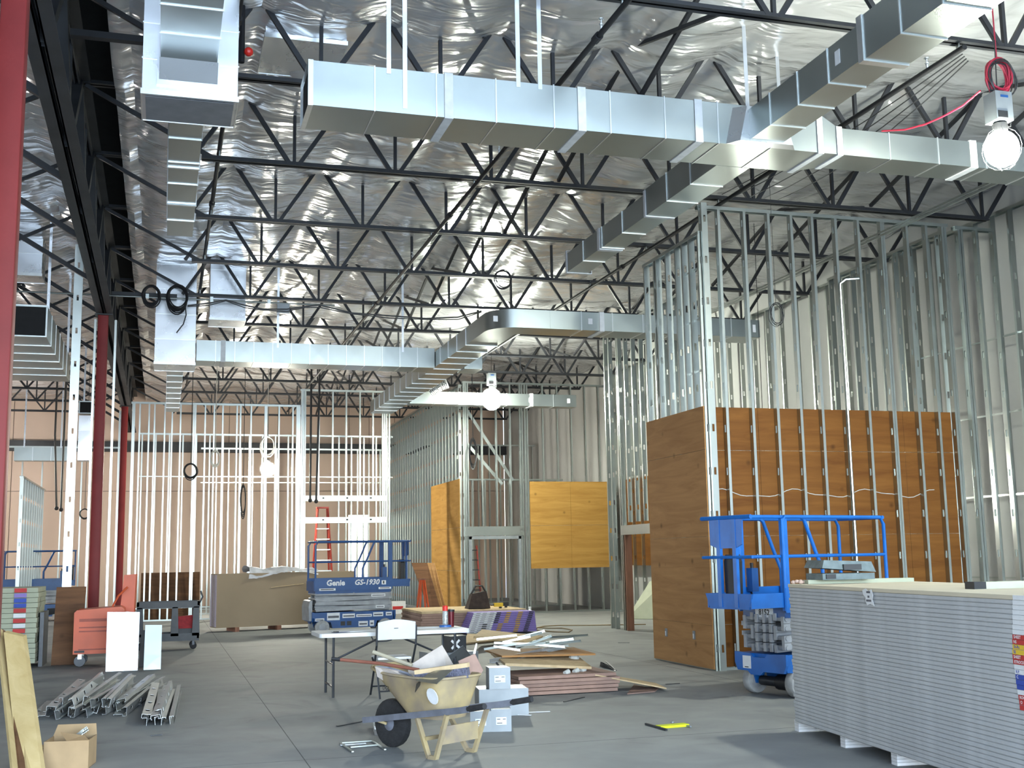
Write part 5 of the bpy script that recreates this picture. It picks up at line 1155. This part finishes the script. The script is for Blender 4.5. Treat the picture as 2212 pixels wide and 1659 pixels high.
def crum(u_, v_):
    x = 1.95+1.7*u_; r_ = random.Random(int(u_*40)*77+int(v_*12)); 
    s = math.sin(PI*v_); return (x+.05*math.sin(7*v_), 27.70+.55*v_+.03*math.sin(9*u_), 1.335+.10*s*(1-.6*u_)+.05*math.sin(11*u_+4*v_)*s+r_.uniform(0, .025)-(.16*(1-v_/.18) if v_ < .18 else 0)*(.5+.5*math.cos(5*u_)))
q = MB(); q.grid(crum, 26, 9, (0, 0, .004)); q.v = [tuple(UPR @ V(p)) for p in q.v]; tag(q.build('plastic_wrap', mat('dull_white_plastic', (.5, .5, .54), .5, 0, .2, 6), smooth=True), 'crumpled grey-white plastic draped over the upright drywall', 'plastic wrap')
q = MB(); q.bar(UPR @ V((2.5, 27.742, .98)), UPR @ V((3.3, 27.742, 1.05)), .012, .012); tag(q.build('pale_stick', M_PLY_D), 'thin pale stick across the face of the upright drywall', 'stick')

# ---- left: heater, sheet metal, cart, leaning boards
t = thing('portable_heater', 'orange enamelled machine on castors before the red column', 'heater', (-1.02, 20.1, 0))
q = MB(); q.prism([(-1.30, 19.75, .20), (-1.30, 19.75, .84), (-1.26, 19.75, .88), (-.60, 19.75, .92), (-.55, 19.75, .88), (-.55, 19.75, .20)], (0, .75, 0)); bd = q.build('cabinet', M_ORANGE, t)
for z0_, z1_ in ((.70, .745), (.60, .62), (.54, .56), (.26, .28)):
    q = MB(); q.box(-1.22, -.62, 19.742, 19.75, z0_, z1_); q.build('louvre', mat('dark_orange', (.32, .05, .02), .5), bd)
q = MB(); q.box(-1.28, -1.13, 19.738, 19.75, .225, .255); q.build('grip_slot', M_BLACK, bd)
for x in (-1.2, -.65):
    for y in (19.85, 20.4):
        q = MB(); q.lathe([(.03, -.025), (.085, -.025), (.09, 0), (.085, .025), (.03, .025)], (x, y, .09), 16, 'y'); cs = q.build('castor', M_DKMETAL, t, smooth=True)
        q = MB(); q.box(x-.03, x+.03, y-.035, y+.035, .12, .2); q.build('castor_fork', M_GALV, cs)
q = MB(); q.tube([(-.75, 20.1, .90), (-.66, 20.1, 1.08), (-.52, 20.1, 1.22)], .016, 8); q.build('lever_arm', M_ORANGE, t)
pz = [ay(x, y, 20.35) for x, y in ((259, 1320), (268, 1242), (294, 1240), (289, 1322))]
q = MB(); q.prism(pz, (.02, .12, 0)); tag(q.build('orange_panel', M_ORANGE), 'tall orange panel standing behind the orange machine', 'panel')
# sheet metal blanks leaning, their bright faces to the daylight
def lean_metal(label, x0, x1, ybot, ytop_, yg, m, Y):
    a, c = fl(x0[0], yg), fl(x1[0], yg); a.y = c.y = Y; a = ay(x0[0], yg, Y); c = ay(x1[0], yg, Y); a.z = c.z = .004
    ta = ay(x0[1], ytop_, Y+.16); tc = ay(x1[1], ytop_, Y+.16)
    t = thing('sheet_metal_blank', label, 'sheet metal', tuple((a+c)/2), group='leaning sheet metal blanks')
    q = MB(); n = 3; r = random.Random(5)
    for k in range(n):
        A0, C0, A1, C1 = a.lerp(ta, k/n), c.lerp(tc, k/n), a.lerp(ta, (k+1)/n), c.lerp(tc, (k+1)/n)
        q = MB(); dn = V((0, -.004-.003*(k % 2), 0)); md = (A0+C0+A1+C1)/4+V((0, r.uniform(-.012, .004), 0)); P_ = [A0, C0, C1, A1]
        q.add(P_+[md]+[p+V((0, .012, 0)) for p in P_], [(0,1,4),(1,2,4),(2,3,4),(3,0,4),(5,8,7,6),(0,5,6,1),(1,6,7,2),(2,7,8,3),(3,8,5,0)]); q.build('folded_panel', m, t)
    return t
lean_metal('large bright sheet metal blank leaning on the orange machine', (228, 232), (297, 302), 0, 1322, 1450, M_DUCTW, 18.75)
lean_metal('narrow sheet metal blank leaning beside the grey cart', (310, 314), (347, 350), 0, 1350, 1447, M_DUCT, 18.75)
sheet_obj('support_board', 'dark board behind the leaning sheet metal blanks', 'board', M_CART, [(-.30, 19.3, 0), (.02, 19.3, 0), (.0, 19.45, .55), (-.28, 19.45, .55)], .03)
sheet_obj('plywood_sheet', 'dark weathered plywood sheet standing upright left of the orange machine', 'plywood', M_PLY_E, [(-1.66, 20.35, 0), (-1.22, 20.35, 0), (-1.18, 20.6, 1.23), (-1.64, 20.6, 1.23)], .02)
# utility cart
t = thing('utility_cart', 'dark grey plastic utility cart with two shelves', 'cart', (.15, 23.1, 0))
X0, X1, Ya, Yc = -.42, .70, 22.75, 23.35
q = MB(); q.box(X0, X1, Ya, Yc, .76, .80); q.box(X0, X1, Ya, Ya+.04, .80, .88); q.box(X0, X1, Yc-.04, Yc, .80, .88); q.box(X0, X0+.04, Ya, Yc, .80, .88); q.box(X1-.04, X1, Ya, Yc, .80, .88); q.build('top_shelf', M_CART, t)
q = MB(); q.box(X0, X1, Ya, Yc, .16, .20); q.box(X0, X1, Ya, Ya+.04, .20, .30); q.box(X0, X1, Yc-.04, Yc, .20, .30); q.box(X0, X0+.04, Ya, Yc, .2, .3); q.box(X1-.04, X1, Ya, Yc, .2, .3); q.build('bottom_shelf', M_CART, t)
for x in (X0+.05, X0+.68, X1-.06):
    for y in (Ya+.03, Yc-.03):
        q = MB(); q.hexa([(x-.07, y-.03, .25), (x+.07, y-.03, .25), (x+.07, y+.03, .25), (x-.07, y+.03, .25), (x-.05, y-.03, .78), (x+.05, y-.03, .78), (x+.05, y+.03, .78), (x-.05, y+.03, .78)]); q.build('post', M_CART, t)
for x in (X0+.1, X1-.1):
    for y in (Ya+.08, Yc-.08):
        q = MB(); q.lathe([(.02, -.022), (.06, -.022), (.065, 0), (.06, .022), (.02, .022)], (x, y, .065), 14, 'y'); cs = q.build('castor', M_RUBBER, t, smooth=True); q = MB(); q.box(x-.02, x+.02, y-.03, y+.03, .08, .16); q.build('castor_fork', M_DKMETAL, cs)
q = MB(); q.tube([(X1, 23.05, .83), (X1+.06, 23.05, .95), (X1+.02, 23.05, 1.06)], .018, 6); q.build('push_handle', M_CART, t)
t = thing('tool_bag', 'black tool bag with red flap on the cart bottom shelf', 'tool bag', (.5, 23.0, .20)); q = MB(); q.hexa([(.24, 22.86, .205), (.62, 22.86, .205), (.62, 23.2, .205), (.24, 23.2, .205), (.26, 22.9, .42), (.60, 22.9, .42), (.60, 23.16, .42), (.26, 23.16, .42)]); q.build('bag_body', M_BLACK, t)
q = MB(); q.hexa([(.33, 22.87, .38), (.61, 22.87, .38), (.61, 22.98, .38), (.33, 22.98, .38), (.31, 22.9, .60), (.60, 22.9, .62), (.60, 22.98, .62), (.31, 22.98, .60)]); q.build('flap', M_REDBAG, t)
t = thing('cable_reel', 'dark red bundle beside the tool bag on the cart', 'bundle', (.0, 23.0, .2)); q = MB(); q.ball((.0, 22.97, .26), .085, 10, 7, .7); q.build('bundle', mat('dark_red_bundle', (.09, .015, .015), .7), t)
q = MB(); q.box(.05, .2, 22.83, 22.85, .80+.01, .97); tag(q.build('upright_tool', M_BLACK), 'black upright tool on the cart top shelf', 'tool') if False else None
# drywall stack behind the nearest column with printed end tapes
for k in range(15):
    z = .08+k*.078; q = MB(); x1 = -1.86+rnd.uniform(-.015, .015); q.box(-3.1, x1, 19.9+rnd.uniform(-.02, .02), 21.2, z, z+.072)
    o = tag(q.build('drywall_bundle', M_GREEN), 'pale green drywall bundle behind the nearest red column, %s from the floor' % ORD[k], 'drywall', 'pale drywall stack at the left edge')
    m = (M_RIM, M_PAPER, M_RIM, M_BLUEP, M_BLUEP, M_PURPLE, M_RIM, M_PAPER)[k % 8]; q = MB(); q.box(-2.20, -2.02, 19.872, 19.878, z+.004, z+.068); q.build('end_tape', m, o)
q = MB(); q.box(-1.84, -1.78, 20.2, 21.0, 0, .85); tag(q.build('steel_post', M_DKMETAL), 'dark post beside the pale drywall stack', 'post')
t = thing('saw_stand', 'black saw stand arm beside the pale drywall stack', 'stand', (-1.62, 22.2, .75)); q = MB(); q.hexa([(-1.9, 22.1, .72), (-1.45, 22.1, .80), (-1.45, 22.2, .80), (-1.9, 22.2, .72), (-1.9, 22.1, .84), (-1.45, 22.1, .85), (-1.45, 22.2, .85), (-1.9, 22.2, .84)]); q.build('arm', M_BLACK, t); q = MB(); q.bar((-1.75, 22.15, .0), (-1.75, 22.15, .78), .06, .06); q.build('leg', M_BLACK, t)
# timber planks leaning at lower left
for k in range(3):
    a = fl(46+k*18, 1700); T = ay(3+k*12, 1362+k*6, 10.9+.05*k); b0_ = ay(40+k*16, 1690, 9.55+.06*k); b0_.z = 0.0
    q = MB(); dr = (T-b0_).normalized(); q.bar(b0_, T, .020 if k < 2 else .018, .12, (0.35, 1, 0))
    tag(q.build('timber_plank', M_TIMBER if k != 1 else M_PLY_E), '%s leaning in the lower left corner' % ('left pale plank with banded edge', 'dark middle plank', 'broad yellow plank')[k], 'plank', 'planks leaning at lower left')
P = [ay(8, 1366, 10.75), ay(50, 1375, 10.8), ay(92, 1680, 9.7), ay(40, 1680, 9.65)]
q = MB(); P[2].z = max(P[2].z, .0); P[3].z = max(P[3].z, .0); q.hexa(P+[p+V((.02, .06, .01)) for p in P]); tag(q.build('timber_plank', M_TIMBER), 'wide yellow board leaning across the lower left corner', 'plank')
# cardboard box of cut studs
c = fl(165, 1655); t = thing('open_carton', 'open cardboard box of steel track at the lower left', 'carton', (c.x, c.y, 0), math.radians(-8))
q = MB(); q.box(-.22, .12, -.16, -.152, 0, .22); q.box(-.22, .12, .152, .16, 0, .22); q.box(-.22, -.212, -.15, .15, 0, .22); q.box(.112, .12, -.15, .15, 0, .22); q.box(-.22, .12, -.15, .15, 0, .006); q.build('carton_body', M_CARD, t, off=False)
q = MB(); q.hexa([(-.05, -.16, .22), (.12, -.16, .22), (.12, -.155, .22), (-.05, -.155, .22), (-.08, -.24, .30), (.10, -.24, .27), (.10, -.235, .27), (-.08, -.235, .30)]); q.build('flap', M_CARD, t, off=False)
q = MB(); q.hexa([(-.22, .155, .22), (.12, .155, .22), (.12, .16, .22), (-.22, .16, .22), (-.2, .22, .30), (.1, .22, .30), (.1, .225, .30), (-.2, .225, .30)]); q.build('flap', M_CARD, t, off=False)
for k in range(7):
    q = MB(); y = -.12+.035*k; q.bar((-.20, y, .05+.02*(k % 3)), (.06, y, .26+.02*(k % 2)), .03, .004); q.bar((-.20, y+.014, .06+.02*(k % 3)), (.06, y+.014, .27+.02*(k % 2)), .003, .02)
    q.v = [tuple(Matrix.LocRotScale(V((c.x, c.y, 0)), Matrix.Rotation(math.radians(-8), 3, 'Z'), None) @ V(p)) for p in q.v]
    tag(q.build('track_offcut', M_GALV), 'short steel track offcut standing in the cardboard box', 'offcut', 'track offcuts in the cardboard box')
c = fl(115, 1648); q = MB(); q.box(c.x-.16, c.x+.02, c.y, c.y+.2, 0, .12); tag(q.build('small_carton', M_CARD), 'small dusty carton behind the leaning planks', 'carton')
# piles of short studs on the floor
M_OFFC = mat('daylit_cut_stud', (.66, .68, .68), .34, .8, .05, 4)  # stud metal brightened to stand for daylight reflected by the cut studs
def lying(name, label, grp, P0, L_, yaw, roll, pitch=0.0, w=.092, m=None):
    me = stud_mesh(L_, w, m=M_OFFC)
    R3 = Matrix.Rotation(yaw, 3, 'Z') @ Matrix.Rotation(-PI/2+pitch, 3, 'X') @ Matrix.Rotation(roll, 3, 'Z')
    o = inst(name, me, None, P0, R3.to_euler()); return tag(o, label, 'stud', grp)
r = random.Random(21)
for k in range(17):
    row = 0 if k < 9 else 1
    x = -1.12+(k if row == 0 else k-8.5)*.098+r.uniform(-.02, .02); z = .025+.085*row+r.uniform(0, .02)
    lying('stud_offcut', 'short steel stud in the wide heap of cut studs at lower left', 'cut studs in the wide heap', (x, 13.45+r.uniform(-.2, .25), z+.02), 2.3+r.uniform(-.3, .4), r.uniform(-.12, .04)-.10, r.choice((0, PI, PI/2, 0, PI))+r.uniform(-.3, .3), r.uniform(.005, .03))
for k in range(7):
    x = -.10+(k % 4)*.072+r.uniform(-.01, .01); z = .03+.07*(k // 4)
    lying('stud_offcut', 'short steel stud in the narrow bundle right of the wide heap', 'cut studs in the narrow bundle', (x, 12.45+r.uniform(-.05, .1), z), 2.6+r.uniform(-.2, .3), -.03+r.uniform(-.02, .02), r.choice((0, PI, PI/2))+r.uniform(-.2, .2), r.uniform(0, .02))
lying('stud_offcut', 'single short steel track lying between the two stud heaps', None, tuple(fl(292, 1528)+V((0, 0, .03))), .45, .5, PI/2, 0, .152)
for k, (px_, py_, L_, ya) in enumerate(((78, 1545, 1.3, -.03), (92, 1548, 1.3, .04))):
    lying('stud_offcut', ('flat steel stud left of the wide heap behind the planks', 'second flat stud just left of the wide heap')[k], None, tuple(fl(px_, py_)+V((0, 0, .01))), L_, ya, PI/2, 0)
lying('stud_offcut', 'loose bright stud lying along the right side of the wide heap', None, tuple(fl(255, 1545)+V((0, 0, .01))), 1.6, -.02, PI/2, 0)
# rear left: brown plywood panel behind the studs, ladder, far boards
sheet_obj('plywood_sheet', 'stencilled brown crate panel standing behind the left studs', 'plywood', M_PLY_E, [(-.55, 34.6, .02), (1.05, 34.6, .02), (1.05, 34.75, 1.32), (-.55, 34.75, 1.32)], .02)
t = thing('stepladder', 'tall red stepladder standing in the framed opening', 'ladder', (4.55, 35.4, 0))
for x0_, x1_, y in ((4.35, 4.50, 35.3), (4.98, 4.82, 35.3), (4.35, 4.52, 36.2), (4.98, 4.80, 36.2)):
    q = MB(); q.bar((x0_, y, 0), (x1_, 35.7, 3.15), .05, .05); q.build('rail', M_LADDER, t)
for k in range(9):
    f_ = (k+1)/10; q = MB(); q.box(4.35+.15*f_, 4.98-.16*f_, 35.3+.4*f_-.03, 35.3+.4*f_+.03, 3.15*f_, 3.15*f_+.03); q.build('step', M_GALV, t)
q = MB(); q.box(4.48, 4.84, 35.6, 35.8, 3.15, 3.2); q.build('top_cap', M_LADDER, t)
t = thing('stepladder', 'dim dark ladder standing inside the double door', 'ladder', (9.1, 34.6, 0))
for x in (8.95, 9.28): q = MB(); q.bar((x, 34.3, 0), (x+.02, 34.9, 1.95), .05, .05); q.build('rail', M_LADDER, t)
for k in range(6): q = MB(); z = .3+.3*k; q.box(8.95, 9.3, 34.3+.6*z/1.95-.03, 34.3+.6*z/1.95+.03, z, z+.03); q.build('step', M_DKMETAL, t)
# white and green boards in the room past the door opening
sheet_obj('wall_board', 'white board fixed behind the narrow door opening', 'board', M_WHITE, [(12.4, 28.6, 1.35), (12.4, 25.6, 1.35), (12.4, 25.6, .55), (12.4, 28.6, .55)], .02)
sheet_obj('drywall_sheet', 'greenish drywall sheet leaning in the room past the narrow door opening', 'drywall', M_GREEN, [(11.2, 27.5, 0), (12.2, 26.6, 0), (12.36, 26.9, 1.2), (11.9, 27.6, .9)], .02)
# extension cord on the floor
K = [(1395, 1350), (1330, 1351), (1260, 1352), (1210, 1352), (1175, 1354), (1160, 1357), (1185, 1358), (1215, 1358), (1236, 1362), (1228, 1367), (1195, 1366), (1165, 1363), (1150, 1361), (1160, 1359)]
q = MB(); q.tube([fl(x, y)+V((0, 0, .012)) for x, y in K], .012, 5); tag(q.build('extension_cord', M_CORDO, smooth=True), 'brown extension cord snaking over the floor past the purple bundle', 'cord')
# small litter that can be told apart
LIT = [((735, 1611), (790, 1607), 'bright strip of foil trim on the floor before the barrow wheel'), ((1135, 1540), (1188, 1538), 'thin white strip lying on the bare floor'), ((1112, 1545), (1148, 1546), 'short white strip lying beside the thin one'), ((1218, 1517), (1262, 1507), 'thin dark stick lying before the scrap pile'), ((1438, 1479), (1468, 1477), 'dark flat offcut on the floor left of the blue lift'), ((728, 1570), (800, 1556), 'dark curved strip left of the wheelbarrow'), ((1335, 1389), (1360, 1389), 'thin dark stick on the floor before the narrow door'), ((325, 1590), (350, 1588), 'grey flat scrap on the floor right of the carton')]
for a, c, lb in LIT:
    A, C_ = fl(*a), fl(*c); q = MB(); q.bar(A+V((0, 0, .006)), C_+V((0, 0, .006)), .03 if 'strip' in lb else .02, .006); tag(q.build('offcut_strip', M_PAPER if ('white' in lb or 'foil' in lb) else M_DKMETAL), lb, 'strip')
t = thing('wire_frame', 'light bent metal frame lying before the wheelbarrow wheel', 'frame', tuple(fl(790, 1615)))
for a, c in (((735, 1607), (762, 1626)), ((757, 1616), (815, 1611)), ((803, 1602), (832, 1621)), ((735, 1607), (805, 1602))):
    q = MB(); q.bar(fl(*a)+V((0, 0, .008)), fl(*c)+V((0, 0, .008)), .018, .010); q.build('frame_bar', M_GALV, t)
